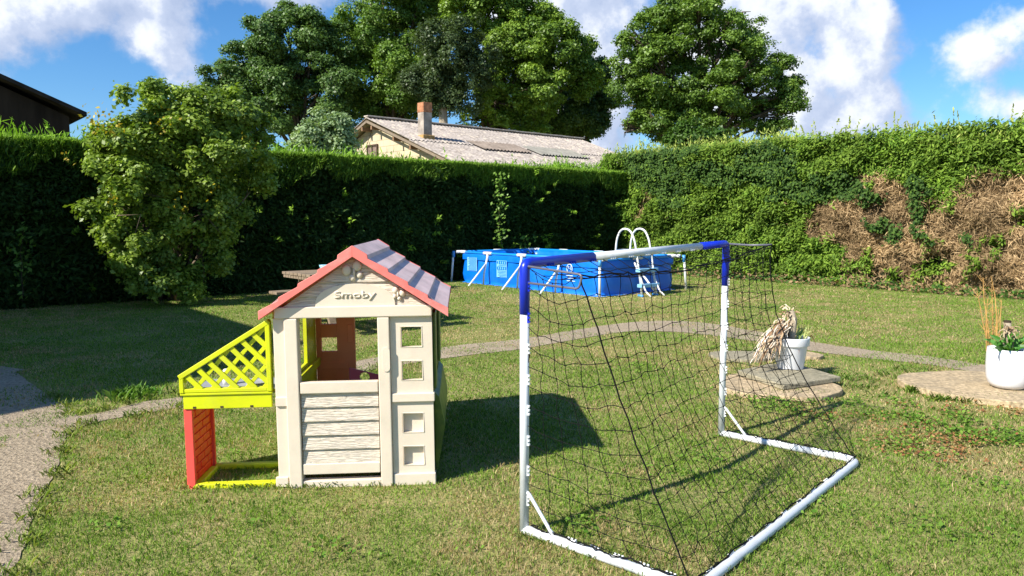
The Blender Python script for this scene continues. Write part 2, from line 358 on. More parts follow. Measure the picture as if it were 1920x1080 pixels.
# lawn colouring: ellipses (px, py, rx, ry) seen on the ground -> dryness or bareness there
DRYP = [(1120, 560, 90, 14, .9), (1230, 560, 60, 12, .9), (1000, 562, 80, 12, .6), (900, 628, 70, 12, .55), (1330, 555, 60, 18, .5), (1000, 640, 60, 10, .4), (1090, 548, 120, 8, .6),
        (1440, 720, 110, 30, .9), (1560, 740, 90, 26, 1.0), (1580, 690, 60, 16, .6), (1650, 745, 60, 18, .8), (1850, 760, 90, 26, .9), (1720, 730, 60, 24, .4),
        (1600, 800, 60, 20, .4), (1790, 830, 110, 34, .55), (1500, 870, 120, 20, .3), (1400, 850, 90, 30, .35), (260, 930, 90, 30, .5), (520, 930, 200, 16, .35), (850, 940, 120, 25, .4), (1680, 545, 100, 12, .4), (1050, 890, 120, 26, .35), (640, 640, 100, 14, .3), (1130, 655, 60, 10, .5)]
DE = []
for x, y, rx, ry, a in DRYP:
    c = G(x, y); e = G(x+rx, y); n_ = G(x, y-ry); s_ = G(x, y+ry); DE.append((c[0], c[1], abs(e[0]-c[0]), abs(n_[1]-s_[1])/2, a))
def dryness(x, y):
    d = np.zeros(len(x))
    for cx, cy, rx, ry, a in DE: d = np.maximum(d, a*np.exp(-((x-cx)/rx)**2-((y-cy)/ry)**2))
    return d
SOLID = []   # (cx, cy, r) discs without grass

def scatter(density, ymin, ymax, margin=1.12):
    A = 0.5*(ymax**2-ymin**2)*1.372*margin+(ymax-ymin)*.5
    n = int(A*density); u = rng.random(n)
    y = np.sqrt(ymin**2+u*(ymax**2-ymin**2)); x = (rng.random(n)*2-1)*(.686*margin*y+.25)
    return x, y

# ------------------------------------------------------------------ grid directions of the garden
E1 = np.array([.765, .645, 0.]); E2 = np.array([.645, -.765, 0.])
E1 /= np.linalg.norm(E1); E2 = np.array([E1[1], -E1[0], 0.])
CORNER = np.array([3.05, 21.1, 0.])

# ------------------------------------------------------------------ hedges
def hedge_face(n, length, height, along, nrm, origin, spray, topfn=None):
    s = rng.random(n)*length; z = rng.random(n)**.92*height
    return s, z
def build_hedge(name, label, origin, along, nrm, L, Ht, thick, n, pal, seed, brown=None, ivy=None, cat='hedge', spr=.09, topspr=.10, ragged=0.12, facen=(0, 0)):
    root = empty(name, tuple(origin), 0, label, cat)
    mb = MB(); O = Vector((0, 0, 0)); a = Vector(along); nn = Vector(nrm)
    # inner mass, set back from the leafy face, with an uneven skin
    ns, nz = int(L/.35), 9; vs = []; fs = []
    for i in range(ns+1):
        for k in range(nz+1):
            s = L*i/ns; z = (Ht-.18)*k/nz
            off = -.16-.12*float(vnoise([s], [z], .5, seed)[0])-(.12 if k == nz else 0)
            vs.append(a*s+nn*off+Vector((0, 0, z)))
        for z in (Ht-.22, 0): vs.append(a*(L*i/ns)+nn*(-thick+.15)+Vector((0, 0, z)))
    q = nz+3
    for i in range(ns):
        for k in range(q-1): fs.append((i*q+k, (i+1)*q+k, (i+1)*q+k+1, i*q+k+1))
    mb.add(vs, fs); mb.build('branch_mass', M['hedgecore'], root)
    A = np.array(along); NN = np.array(nrm)
    # clumps of sprays on the face
    nc = n//(22 if pal['up'] else 42)
    s = rng.random(nc)*L; z = rng.random(nc)*(Ht+.02)
    bulge = (fbm(s, z*1.3, 1.4, seed)-.5)*pal['bulge']+(vnoise(s, z*1.5, .34, seed+5)-.5)*pal['bulge']*.75
    cc = A[None]*s[:, None]+NN[None]*(bulge-.06)[:, None]; cc[:, 2] = z
    idx = rng.integers(0, nc, n)
    P = cc[idx]+rng.normal(size=(n, 3))*np.array([.075, .075, .06])*(spr/.09)
    T = NN*.75+np.array([0, 0, -.15])+rng.normal(size=(n, 3))*.55
    if pal['up']: T = NN*.35+np.array([0, 0, .75])+rng.normal(size=(n, 3))*.45
    Nn = NN*.45+np.array([0, 0, .75])+rng.normal(size=(n, 3))*.45
    S = spr*(.6+.8*rng.random(n)); V = leafquads(P, Nn, S, .36, T)
    t = (rng.random(nc)[idx]*.65+rng.random(n)*.35)
    C = np.array(pal['a'])[None]*(1-t[:, None])+np.array(pal['b'])[None]*t[:, None]
    Pw = P+np.array(origin)
    px, py = projv(Pw)
    kind = np.zeros(n, int)
    if brown is not None: kind = np.where(brown(px, py, Pw), 1, kind)
    if ivy is not None: kind = np.where(ivy(px, py) & (Pw[:, 2] > .1), 2, kind)
    C = C*(.62+.76*fbm(s_a := (P@A), P[:, 2]*1.4, .9, seed+60))[:, None]*np.where(rng.random(nc)[idx] < .05, 1.5, 1.)[:, None]
    g0 = kind == 0
    fol = [V[g0]]; fc = [C[g0]]
    # ragged top
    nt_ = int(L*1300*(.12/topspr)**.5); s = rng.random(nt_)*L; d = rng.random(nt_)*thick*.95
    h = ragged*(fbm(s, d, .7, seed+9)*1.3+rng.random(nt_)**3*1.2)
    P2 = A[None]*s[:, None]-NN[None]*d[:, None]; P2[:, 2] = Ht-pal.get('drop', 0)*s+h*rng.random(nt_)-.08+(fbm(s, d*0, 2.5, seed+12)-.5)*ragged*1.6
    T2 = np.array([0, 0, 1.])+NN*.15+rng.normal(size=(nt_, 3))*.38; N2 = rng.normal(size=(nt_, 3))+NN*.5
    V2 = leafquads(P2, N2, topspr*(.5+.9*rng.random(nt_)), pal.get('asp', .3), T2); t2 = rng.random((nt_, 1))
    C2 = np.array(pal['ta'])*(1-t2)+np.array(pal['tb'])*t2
    # long whips standing out of the top
    nw = int(L*pal.get('whips', 0)); ws = rng.random(nw)*L; WV = []
    for q_ in range(nw):
        hh = random.uniform(.1, .38)*ragged/.12*.6; base = A*ws[q_]-NN*random.uniform(0, thick*.6); lean = rng.normal(size=3)*.25
        m_ = 16; tt = rng.random(m_); pp_ = base+np.outer(tt*hh, np.array([lean[0], lean[1], 1])); pp_[:, 2] += Ht+.02
        Tn = np.array([lean[0], lean[1], .9])+rng.normal(size=(m_, 3))*.5
        WV.append(leafquads(pp_, rng.normal(size=(m_, 3)), .07+.05*rng.random(m_), .3, Tn))
    if WV: V2 = np.concatenate([V2]+WV); C2 = np.concatenate([C2, np.tile(np.array(pal['tb'])*.85, (nw*16, 1))])
    fol.append(V2); fc.append(C2)
    if pal['up']:   # shoots on the upper face edge, sunlit brightness painted in, fading downwards
        nf = int(L*2600); s = rng.random(nf)*L; dz_ = rng.random(nf)**2.3*.5*(.2+1.3*fbm(s, s*0, .5, seed+40))
        P5 = A[None]*s[:, None]+NN[None]*(.03+.20*rng.random(nf)**1.5+(fbm(s, Ht-dz_*1.3, 1.4, seed)-.5)*pal['bulge'])[:, None]; P5[:, 2] = Ht+.07-dz_
        t5 = (rng.random((nf, 1))*.6+.4*(1-dz_[:, None]/.6)).clip(0, 1)
        fol.append(leafquads(P5, rng.normal(size=(nf, 3))*.6+NN*.2+np.array([-.4, -.3, .3]), .12*(.5+rng.random(nf)), .13, np.array([0, 0, 1.])+NN*.3+rng.normal(size=(nf, 3))*.33)); fc.append(np.array(pal['a'])*1.6*(1-t5)+np.array(pal['tb'])*.8*t5)
    if pal['up']:   # stray shoots standing off the face, coloured bright as if sunlit
        for q_ in range(int(L*4)):
            s0_ = random.random()*L; z0_ = Ht*random.random()**.7*.95; m_ = 26; tt = rng.random(m_)
            p0_ = A*s0_+NN*.15+np.array([0, 0, z0_]); dr_ = NN*random.uniform(.12, .3)+A*random.uniform(-.12, .12)+np.array([0, 0, random.uniform(-.1, .2)])
            fol.append(leafquads(p0_+np.outer(tt, dr_)+rng.normal(size=(m_, 3))*.025, rng.normal(size=(m_, 3))*.5+np.array([-.5, -.4, .5]), .07+.04*rng.random(m_), .28, dr_+rng.normal(size=(m_, 3))*.12)); fc.append(np.tile(np.array(pal['tb'])*random.uniform(.35, .8), (m_, 1)))
    FV = np.concatenate(fol); FC = np.concatenate(fc)
    o = quads('foliage', FV, FC, THUJA, root)
    if brown is not None:
        b = kind == 1; nb = int(b.sum())
        if nb:
            Pb = P[b]-NN*.05; V3 = leafquads(Pb, NN+rng.normal(size=(nb, 3))*.6, .12*(.5+rng.random(nb)), .10, np.array([0, 0, -.35])+rng.normal(size=(nb, 3))*.6)
            t3 = rng.random((nb, 1)); C3 = np.array((.20, .125, .06))*(1-t3)+np.array((.62, .44, .24))*t3
            C3 *= (.55+.8*vnoise(s_ := (Pb@A), Pb[:, 2], .45, seed+30))[:, None]
            quads('dead_twigs', V3, C3, DRY, root)
    if ivy is not None:
        b = kind == 2; nb = int(b.sum())
        if nb:
            Pb = P[b]+NN*.05; V4 = leafquads(Pb, NN*.9+np.array([0, 0, .45])+rng.normal(size=(nb, 3))*.3, .065*(.6+.6*rng.random(nb)), .9, np.array([0, 0, -1])+rng.normal(size=(nb, 3))*.4)
            t4 = rng.random((nb, 1)); C4 = np.array((.018, .05, .010))*(1-t4)+np.array((.085, .155, .028))*t4
            quads('ivy', V4, C4, IVY, root)
    return root
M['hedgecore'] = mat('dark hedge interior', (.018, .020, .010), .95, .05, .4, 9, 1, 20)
palB = dict(a=(.018, .045, .012), b=(.060, .12, .022), ta=(.12, .26, .015), tb=(.32, .55, .05), up=True, whips=2, bulge=.36, asp=.16)  # shaded face dark, sunlit top bright, both painted into the leaf colours
LB = 17.2
build_hedge('thuja_hedge', 'clipped thuja hedge behind shrub and pool, face coloured dark as shaded, top bright as sunlit', CORNER-E1*LB, E1, E2, LB, 2.63, 1.1, 170000, palB, 3, spr=.10, topspr=.17, ragged=.24)
def el_(px, py, c): return ((px-c[0])/c[2])**2+((py-c[1])/c[3])**2 < 1
BR = [(1520, 408), (1540, 372), (1600, 350), (1660, 332), (1700, 345), (1760, 360), (1830, 340), (1925, 300), (2400, 250), (2400, 620), (1880, 560), (1700, 545), (1600, 535), (1575, 500), (1560, 460), (1530, 430)]
GP = [(1610, 498, 16, 22), (1745, 500, 20, 14), (1820, 508, 12, 18), (1790, 372, 22, 9), (1860, 462, 20, 7), (1915, 400, 9, 24), (1690, 532, 22, 9), (1745, 455, 12, 6), (1765, 550, 34, 8)]
IP = [(1440, 310, 62, 42), (1262, 275, 60, 26), (1240, 330, 50, 34), (1335, 330, 44, 24), (1560, 350, 62, 26), (1635, 372, 24, 16), (1722, 380, 14, 56), (1650, 422, 26, 11), (1680, 444, 8, 16), (1258, 378, 28, 20), (1735, 448, 22, 7), (1495, 360, 60, 20), (1215, 300, 40, 40), (1810, 440, 6, 12)]
def nz2(px, py, s, sd_): return (vnoise(px, py, s, sd_)-.5)
def f_brown(px, py, P):
    jx = px+nz2(px, py, 26, 5)*60+rng.normal(size=len(px))*7; jy = py+nz2(px, py, 22, 6)*44+rng.normal(size=len(px))*7
    b = inpoly(jx, jy, BR) | el_(jx, jy, (1205, 390, 12, 26)) | el_(jx, jy, (1545, 405, 26, 30))
    for c in GP: b &= ~el_(jx, jy, c)
    return b | ((vnoise(px, py, 14, 71) > .93) & (py > 300) & (px > 1180) & (py < 430)) & (rng.random(len(px)) > .5)
def f_ivy(px, py):
    jx = px+rng.normal(size=len(px))*5+nz2(px, py, 18, 8)*30; jy = py+nz2(px, py, 18, 9)*26; b = np.zeros(len(px), bool)
    for c in IP: b |= el_(jx, jy, c)
    return b & (rng.random(len(px)) > .25)
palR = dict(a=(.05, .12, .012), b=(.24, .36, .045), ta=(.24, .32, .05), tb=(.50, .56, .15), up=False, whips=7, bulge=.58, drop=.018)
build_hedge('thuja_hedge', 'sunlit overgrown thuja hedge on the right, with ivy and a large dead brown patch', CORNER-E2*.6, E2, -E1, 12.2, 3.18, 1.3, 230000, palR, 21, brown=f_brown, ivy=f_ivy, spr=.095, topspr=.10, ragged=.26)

# ------------------------------------------------------------------ trees
def tree(name, label, cat, Y, lobes, trunk, n, leaf, ca, cb, m=LEAF, barkm='bark', depth=.7, clump=.55, flat=.6, group=None, limbs=True, tr=.3, inner=.15, per=2.6, yfn=None, sat=2):
    """lobes: (px, py, rpx) at distance Y; trunk: (px of base, forks at py, radius)"""
    base = D(trunk[0], 420, Y); base[2] = 0
    root = empty(name, tuple(base), 0, label, cat, group)
    L = []
    for x, y, r in lobes:
        rr = r/F*Y; c = D(x, y, (Y if yfn is None else yfn(x))+random.uniform(-1, 1)*depth*rr*1.2); L.append((c-base, rr))
    # crown
    for c, rr in list(L):          # small outlying sprays break the outline
        for q in range(sat):
            dd = unit(rng.normal(size=3)+np.array([0, 0, .25])); L.append((c+dd*rr*random.uniform(.85, 1.18), rr*random.uniform(.22, .42)))
    LC = np.array([c for c, _ in L]); LR = np.array([r for _, r in L]); wts = LR**2/np.sum(LR**2)
    # billows on every lobe, twig tufts over every billow, leaves in every tuft
    nb_ = max(8, int(np.sum(LR**2)*per/clump**2)); li = rng.choice(len(L), nb_, p=wts)
    d = unit(rng.normal(size=(nb_, 3))*np.array([1, 1, .85])); rad = np.where(rng.random(nb_) < inner, .25+.4*rng.random(nb_), .60+.42*rng.random(nb_))
    bc = LC[li]+d*(LR[li]*rad)[:, None]; br_ = np.minimum(clump*(.45+.75*rng.random(nb_)), LR[li]*.8); bt_ = rng.random(nb_)
    # no billow where another lobe's heart is: keeps hollows dark and the outline broken
    nt_ = n//14; bi = rng.choice(nb_, nt_, p=br_**2/np.sum(br_**2)); e = unit(rng.normal(size=(nt_, 3))+np.array([0, 0, .45])+d[bi]*.5)
    tcn = bc[bi]+e*(br_[bi]*(.72+.34*rng.random(nt_)))[:, None]*np.array([1, 1, flat]); ti = rng.integers(0, nt_, n); tt_ = rng.random(nt_)
    P = tcn[ti]+rng.normal(size=(n, 3))*leaf*np.array([.85, .85, .6]); Nn = e[ti]*.75+np.array([0, 0, .45])+rng.normal(size=(n, 3))*.38
    S = leaf*(.55+.9*rng.random(n)); V = leafquads(P, Nn, S, .66)
    t = np.clip(bt_[bi][ti]*.45+tt_[ti]*.3+rng.random(n)*.25, 0, 1)[:, None]
    C = np.array(ca)*(1-t)+np.array(cb)*t
    quads('crown', V, C, m, root)
    mb = MB(); fk = D(trunk[0], trunk[1], Y)-base; bx = np.array([0, 0, 0.]); r0 = trunk[2]
    pts = [bx+(fk-bx)*k/5+np.array([random.uniform(-1, 1), random.uniform(-1, 1), 0])*r0*.35*(0 < k < 5) for k in range(6)]
    mb.tube(pts, [r0*(1.35 if k == 0 else 1.05-.07*k) for k in range(6)], 10)
    if limbs:
        for c, r in L[:len(lobes)]:
            s0 = pts[random.choice((3, 4, 5))] if c[2] > fk[2]*.8 else pts[4]
            mid = (s0+c)/2+np.array([0, 0, .08*np.linalg.norm(c-s0)])+rng.normal(size=3)*.1*r
            mb.tube([s0, mid, c, c+(c-mid)*.1], [r0*.34, r0*.20, r0*.11, r0*.03], 6)
            for q in range(4):
                e = c+unit(rng.normal(size=3))*r*.85; mb.tube([c*.6+mid*.4, (c+e)/2+rng.normal(size=3)*.1*r, e], [r0*.14, r0*.09, r0*.03], 5)
    mb.build('trunk', M[barkm], root, smooth=True)
    return root
OA = (.035, .08, .02); OB = (.075, .14, .03)
tree('oak_tree', 'broad dark green oak at the left of the tree row, rising behind the leafy shrub', 'tree', 45,
     [(420, 140, 32), (465, 110, 40), (500, 75, 42), (540, 55, 38), (590, 60, 40), (612, 110, 42), (560, 130, 60), (500, 160, 55), (450, 180, 45), (600, 180, 52), (540, 210, 60), (480, 225, 50), (590, 235, 40), (625, 150, 30), (430, 240, 40), (640, 230, 34)],
     (560, 260, .45), 150000, .155, (.040, .090, .022), (.17, .285, .066), clump=.66, flat=.72)
tree('ash_tree', 'tall mid green tree left of the dark ivy-clad tree, top beyond the picture', 'tree', 48,
     [(700, 20, 52), (745, -20, 60), (690, 75, 48), (670, 120, 40), (740, 70, 60), (780, 20, 50), (700, 160, 55), (760, 130, 60), (680, 200, 45), (740, 200, 55), (720, -70, 60), (800, -50, 60), (650, 95, 26), (800, 180, 45), (770, 235, 40), (700, 235, 40)],
     (735, 235, .5), 140000, .16, (.052, .12, .020), (.235, .37, .06), clump=.66, flat=.72)
tree('ivy_clad_tree', 'dark grey-green dense tree with a bare pale trunk showing behind the tin roof', 'tree', 43,
     [(820, 75, 34), (870, 65, 34), (800, 110, 32), (850, 110, 42), (890, 110, 28), (815, 150, 38), (870, 150, 38), (845, 165, 30), (895, 150, 22), (800, 165, 22), (845, 60, 26), (815, 192, 22), (862, 190, 24), (788, 150, 24), (906, 115, 22), (900, 85, 20)],
     (833, 120, .32), 75000, .125, (.038, .068, .024), (.12, .175, .06), barkm='paleb', clump=.5, flat=1.2, limbs=False)
tree('sycamore_tree', 'tall bright green tree right of the ivy-clad tree, its top beyond the picture', 'tree', 47,
     [(880, 10, 50), (940, 30, 50), (1000, 20, 52), (960, 90, 55), (1020, 80, 52), (1060, 100, 44), (1090, 140, 36), (960, 150, 55), (1020, 150, 55), (930, 190, 42), (890, 225, 40), (980, 205, 48), (900, -40, 60), (980, -60, 62), (830, -30, 50), (940, 235, 38), (1040, 60, 30)],
     (925, 215, .5), 170000, .16, (.058, .13, .016), (.285, .42, .055), clump=.66, flat=.72)
tree('oak_tree', 'dark oak with drooping lower limbs at the right end of the joined tree row', 'tree', 51,
     [(1075, 170, 40), (1105, 150, 34), (1110, 195, 32), (1060, 215, 44), (1095, 235, 34), (1030, 235, 44), (1090, 110, 26), (1120, 225, 18), (1010, 200, 40), (1080, 255, 26)],
     (1060, 255, .5), 80000, .165, (.045, .095, .02), (.17, .26, .05), clump=.66, flat=.72)
tree('oak_tree', 'freestanding broad oak with an open crown on the right, clouds showing around it', 'tree', 44,
     [(1205, 70, 44), (1180, 110, 34), (1250, 30, 50), (1310, 20, 52), (1365, 30, 46), (1400, 75, 42), (1430, 110, 40), (1460, 150, 36), (1485, 175, 28), (1290, 85, 60), (1350, 100, 60), (1230, 125, 50), (1180, 165, 36), (1200, 205, 42), (1270, 165, 55), (1340, 170, 60), (1410, 165, 50), (1450, 205, 38), (1390, 225, 40), (1310, 225, 44), (1240, 230, 36), (1170, 235, 26), (1330, -30, 44), (1470, 225, 24), (1280, 215, 46), (1360, 195, 50), (1220, 165, 46), (1200, 235, 34), (1420, 215, 40), (1260, 245, 34), (1350, 245, 34), (1400, 120, 46), (1165, 140, 26), (1495, 190, 22)],
     (1313, 200, .5), 190000, .14, (.042, .10, .014), (.22, .345, .05), inner=.10, clump=.62, flat=.6, per=2.0)
tree('willow_shrub', 'pale silvery green shrub left of the farm building, above the hedge', 'shrub', 24,
     [(600, 250, 26), (625, 245, 24), (580, 268, 22), (645, 262, 20), (610, 280, 26), (560, 285, 18), (640, 285, 20)],
     (610, 300, .06), 16000, .10, (.18, .28, .12), (.42, .52, .30), clump=.22, flat=1.5)
tree('round_shrub', 'low rounded green shrub peeping over the right hedge below the freestanding oak', 'shrub', 30,
     [(1305, 245, 24), (1290, 255, 20), (1325, 252, 18), (1270, 262, 16), (1350, 262, 18)], (1305, 275, .06), 9000, .12, (.04, .10, .015), (.11, .20, .03), clump=.3, flat=.9)

def hedge_Y(px):   # distance of the back hedge's face along the sight line through px
    k = (px-960)/F*math.cos(PITCH)
    A = CORNER; t = (k*A[1]-A[0])/(E1[0]-k*E1[1]); return A[1]+E1[1]*t
# the large lilac-like shrub in front of the back hedge
SB = G(318, 562)
bush = tree('lilac_shrub', 'large multi-stemmed shrub with yellow-green leaves in front of the left hedge', 'shrub', float(SB[1]),
     [(228, 240, 40), (200, 290, 36), (190, 340, 28), (260, 210, 42), (310, 190, 38), (365, 185, 44), (420, 200, 44), (465, 230, 40), (480, 290, 40), (455, 350, 46), (400, 290, 60), (320, 270, 60), (250, 310, 55), (215, 370, 34), (270, 390, 48), (350, 370, 55), (420, 420, 40), (178, 420, 24), (225, 450, 34), (205, 240, 18), (270, 530, 26), (300, 470, 36), (340, 520, 34), (390, 500, 26), (250, 495, 26), (300, 515, 30), (430, 480, 30), (365, 545, 20), (262, 545, 18), (320, 235, 52), (280, 250, 46), (355, 240, 50), (305, 330, 56), (390, 350, 50), (225, 410, 36), (240, 350, 40), (300, 430, 48), (250, 270, 40), (500, 260, 22), (290, 552, 24), (380, 450, 34)],
     (318, 545, .07), 105000, .068, (.045, .105, .016), (.37, .50, .065), clump=.17, flat=.9, depth=.6, limbs=False, inner=.25, per=1.3, yfn=lambda x: min(float(SB[1]), hedge_Y(x)-1.15))
mb = MB()
for k in range(15):
    tx = random.uniform(200, 470); ty = random.uniform(230, 420); e = D(tx, ty, min(float(SB[1]), hedge_Y(tx)-1.15)+random.uniform(-.2, .6))-SB
    b0 = np.array([random.uniform(-.28, .28), random.uniform(-.2, .2), 0]); md = b0*.6+e*.45+rng.normal(size=3)*.08+np.array([0, 0, .2])
    mb.tube([b0, b0+(md-b0)*.5+rng.normal(size=3)*.04, md, e*.8+md*.2, e], [.035, .03, .024, .014, .006], 6)
    for q in range(4):
        o_ = md+(e-md)*random.random(); mb.tube([o_, o_+unit(rng.normal(size=3)+np.array([0, 0, .6]))*.35, o_+unit(rng.normal(size=3)+np.array([0, 0, .6]))*.55], [.01, .007, .003], 4)
mb.build('stem', mat('grey brown stem', (.14, .11, .08), .9, .1, .2, 8), bush, smooth=True)
# yellow autumn leaves on the shrub
yl = [(182, 228, .15, 70), (330, 388, .08, 14), (300, 222, .12, 20), (395, 352, .10, 16), (205, 373, .05, 8), (460, 270, .1, 20), (120, 296, .04, 6)]
YV = []
for x, y, r, n_ in yl:
    c = D(x, y, min(float(SB[1]), hedge_Y(x)-1.15)-.6)-SB; P = c+rng.normal(size=(n_, 3))*r; YV.append(leafquads(P, rng.normal(size=(n_, 3))+np.array([-.5, -.8, .5]), .055+.02*rng.random(n_), .6))
YV = np.concatenate(YV); quads('yellow_leaves', YV, np.tile(np.array((.42, .33, .02)), (len(YV), 1))*(.6+.6*rng.random((len(YV), 1))), LEAF, bush)

def vine(label, px, py0, py1, Y, n, offx=12):
    base = G(px, py0) if Y is None else D(px, py0, Y)
    root = empty('climbing_vine', tuple(base), 0, label, 'vine'); Yb = base[1]
    pts = []
    for k in range(9):
        p = D(px+random.uniform(-1, 1)*offx*.4, py0+(py1-py0)*k/8, Yb-.0)-base; pts.append(p)
    MB().tube(pts, [.008-.0006*k for k in range(9)], 5).build('stem', M['timber'], root, smooth=True)
    t = rng.random(n)**.7; i = np.minimum((t*8).astype(int), 7); P = np.array(pts)[i]+(np.array(pts)[i+1]-np.array(pts)[i])*(t*8-i)[:, None]+rng.normal(size=(n, 3))*np.array([.09, .05, .05])
    quads('leaves', leafquads(P, np.array([-.5, -.7, .8])+rng.normal(size=(n, 3))*.5, .07+.05*rng.random(n), .6), np.array((.14, .25, .04))*(.7+.9*rng.random((n, 1))), LEAF, root)
vine('thin vine with pale leaves climbing the dark hedge behind the pool', 937, 462, 325, hedge_Y(937)-.55, 220)
vine('straggly vine at the far left of the dark hedge', 40, 565, 420, hedge_Y(40)-.5, 90)
vine('thin hanging vine at the right side of the leafy shrub', 380, 555, 430, float(SB[1])-.6, 50, 8)
vine('short vine low on the dark hedge between picnic table and pool', 985, 478, 440, hedge_Y(985)-.55, 40)

# ------------------------------------------------------------------ farm building beyond the hedge
PK = D(700, 226, 30.); rise = .353
bdir = unit(np.array([8.4, 7.5, 0])); gdir = np.array([bdir[1], -bdir[0], 0])
fb = empty('farm_building', (PK[0], PK[1], 0), math.atan2(bdir[1], bdir[0]), 'cream block farm building with a long grey corrugated roof and a chimney', 'farm building')
# local: x along the ridge, y to the left-back, z up.  right slope is towards -y
RZ = PK[2]; HW = 6.2; LEN = 12.0; EZ = RZ-HW*rise
def fbmat():
    m = mat('painted concrete block', (.62, .52, .34), .9, .1, .06, 1.5, dirt=(.42, .38, .32), dscale=1.2, damt=.6); t = m.node_tree
    b = [n for n in t.nodes if n.type == 'BSDF_PRINCIPLED'][0]; old = b.inputs['Base Color'].links[0].from_socket
    g = N(t, 'ShaderNodeTexCoord'); mp = N(t, 'ShaderNodeMapping'); mp.inputs['Rotation'].default_value = (math.pi/2, 0, math.pi/2); t.links.new(g.outputs['Object'], mp.inputs[0])
    br = N(t, 'ShaderNodeTexBrick'); br.inputs['Scale'].default_value = 1.0; br.inputs['Mortar Size'].default_value = .012; br.inputs['Brick Width'].default_value = .5; br.inputs['Row Height'].default_value = .25
    br.inputs['Color1'].default_value = (1, 1, 1, 1); br.inputs['Color2'].default_value = (.86, .86, .88, 1); br.inputs['Mortar'].default_value = (.62, .6, .58, 1)
    sxx = N(t, 'ShaderNodeSeparateXYZ'); t.links.new(g.outputs['Object'], sxx.inputs[0]); cx = N(t, 'ShaderNodeCombineXYZ'); t.links.new(sxx.outputs[1], cx.inputs[0]); t.links.new(sxx.outputs[2], cx.inputs[1]); t.links.new(cx.outputs[0], br.inputs['Vector'])
    t.links.new(Mix(t, 1.0, old, br.outputs[0], 'MULTIPLY'), b.inputs['Base Color']); return m
MB().prism([(-HW, 0), (HW, 0), (HW, EZ-.08), (0, RZ-.1), (-HW, EZ-.08)], 'x', .12, LEN-.2).build('wall', fbmat(), fb)
def roofmat():
    m = mat('old fibre cement sheeting', (.34, .30, .27), .9, .1, .16, 3, dirt=(.16, .13, .11), dscale=3.5, damt=.85, stretch=(1, 3, 3)); t = m.node_tree
    b = [n for n in t.nodes if n.type == 'BSDF_PRINCIPLED'][0]; old = b.inputs['Base Color'].links[0].from_socket
    g = N(t, 'ShaderNodeTexCoord'); n1 = N(t, 'ShaderNodeTexNoise'); n1.inputs['Scale'].default_value = 7; n1.inputs['Detail'].default_value = 5
    mp = N(t, 'ShaderNodeMapping'); mp.inputs['Scale'].default_value = (1.0, .35, .35); t.links.new(g.outputs['Object'], mp.inputs[0]); t.links.new(mp.outputs[0], n1.inputs['Vector'])
    f = Ramp(t, n1.outputs[0], [(.56, 0.), (.62, 1.)]); t.links.new(Mix(t, Mth(t, 'MULTIPLY', f, .85), old, (.50, .43, .35, 1)), b.inputs['Base Color']); return m
RM = roofmat()
def corr(x0, x1, y0, y1, side, lift, mtl, name, parent):
    """corrugated sheet: waves run down the slope, repeated along x; y measured from the ridge down the slope side"""
    n = int((x1-x0)/.045); vs = []; fs = []
    for i in range(n+1):
        x = x0+(x1-x0)*i/n; dz = .028*math.sin(2*math.pi*x/.18)
        for y in (y0, y1):
            for tk in (0, -.02): vs.append((x, side*y, RZ-y*rise+lift+dz+tk))
    for i in range(n):
        a = i*4; b = a+4; fs += [(a, b, b+2, a+2), (a+1, a+3, b+3, b+1), (a, a+1, b+1, b), (a+2, b+2, b+3, a+3)]
    fs += [(0, 2, 3, 1), (n*4, n*4+1, n*4+3, n*4+2)]
    return MB().add(vs, fs).build(name, mtl, parent, smooth=False)
roof = corr(-.35, LEN, -.02, 3.1, -1, .09, RM, 'roof', fb)
corr(-.35, LEN, 3.0, HW+.5, -1, .05, RM, 'roof', fb)
corr(-.35, LEN, -.02, HW+.4, 1, .06, RM, 'roof', fb)
RC = mat('brown corrugated sheet', (.22, .18, .15), .9, .1, .15, 3)
corr(2.6, 5.1, 2.6, 3.75, -1, .13, RC, 'roof_patch', fb)
corr(5.5, 8.4, 2.7, 3.9, -1, .13, mat('grey corrugated sheet', (.24, .23, .20), .9, .1, .1, 3), 'roof_patch', fb)
mb = MB()
for k in range(16): mb.beam((k*.78-.35, 0, RZ+.14), (k*.78+.43, 0, RZ+.14+.012*(k % 2)), .3, .06)
mb.build('ridge_cap', mat('pale ridge tile', (.46, .40, .34), .9, .1, .12, 4), fb, bevel=.02)
mb = MB()
for s in (-1, 1):
    mb.beam((-.3, 0, RZ-.06), (-.3, s*(HW+.4), RZ-.06-(HW+.4)*rise), .05, .09)
mb.build('verge_board', mat('weathered verge', (.22, .17, .12), .9), fb)
RT = mat('rusty timber', (.22, .13, .07), .9)
for y in (-.35, .35, 1.9, 3.6, -1.9, -3.0, -4.6): MB().box(-.32, .2, y-.05, y+.05, RZ-abs(y)*rise-.28, RZ-abs(y)*rise-.13).build('purlin_end', RT, fb)
wx = PL(695, 280, PK, bdir)
ly = (wx-PK)@np.array([-bdir[1], bdir[0], 0])
wd = MB().box(.08, .14, ly-.33, ly+.33, wx[2]-.8, wx[2]+.12).build('window', mat('old boarded window', (.20, .15, .12), .9, .1, .2, 12), fb)
MB().box(.05, .10, ly-.4, ly+.4, wx[2]+.12, wx[2]+.19).box(.05, .10, ly-.4, ly-.33, wx[2]-.8, wx[2]+.12).box(.05, .10, ly+.33, ly+.4, wx[2]-.8, wx[2]+.12).box(.05, .1, ly-.02, ly+.02, wx[2]-.8, wx[2]+.12).build('frame', M['timber'], wd)
MB().tube([(.06, .25, RZ-.4), (.05, .6, RZ-.9), (.05, 1.2, RZ-1.3), (.05, 2.2, RZ-1.7), (.05, 3.2, RZ-2.2)], .012, 5).build('cable', M['timber'], fb)
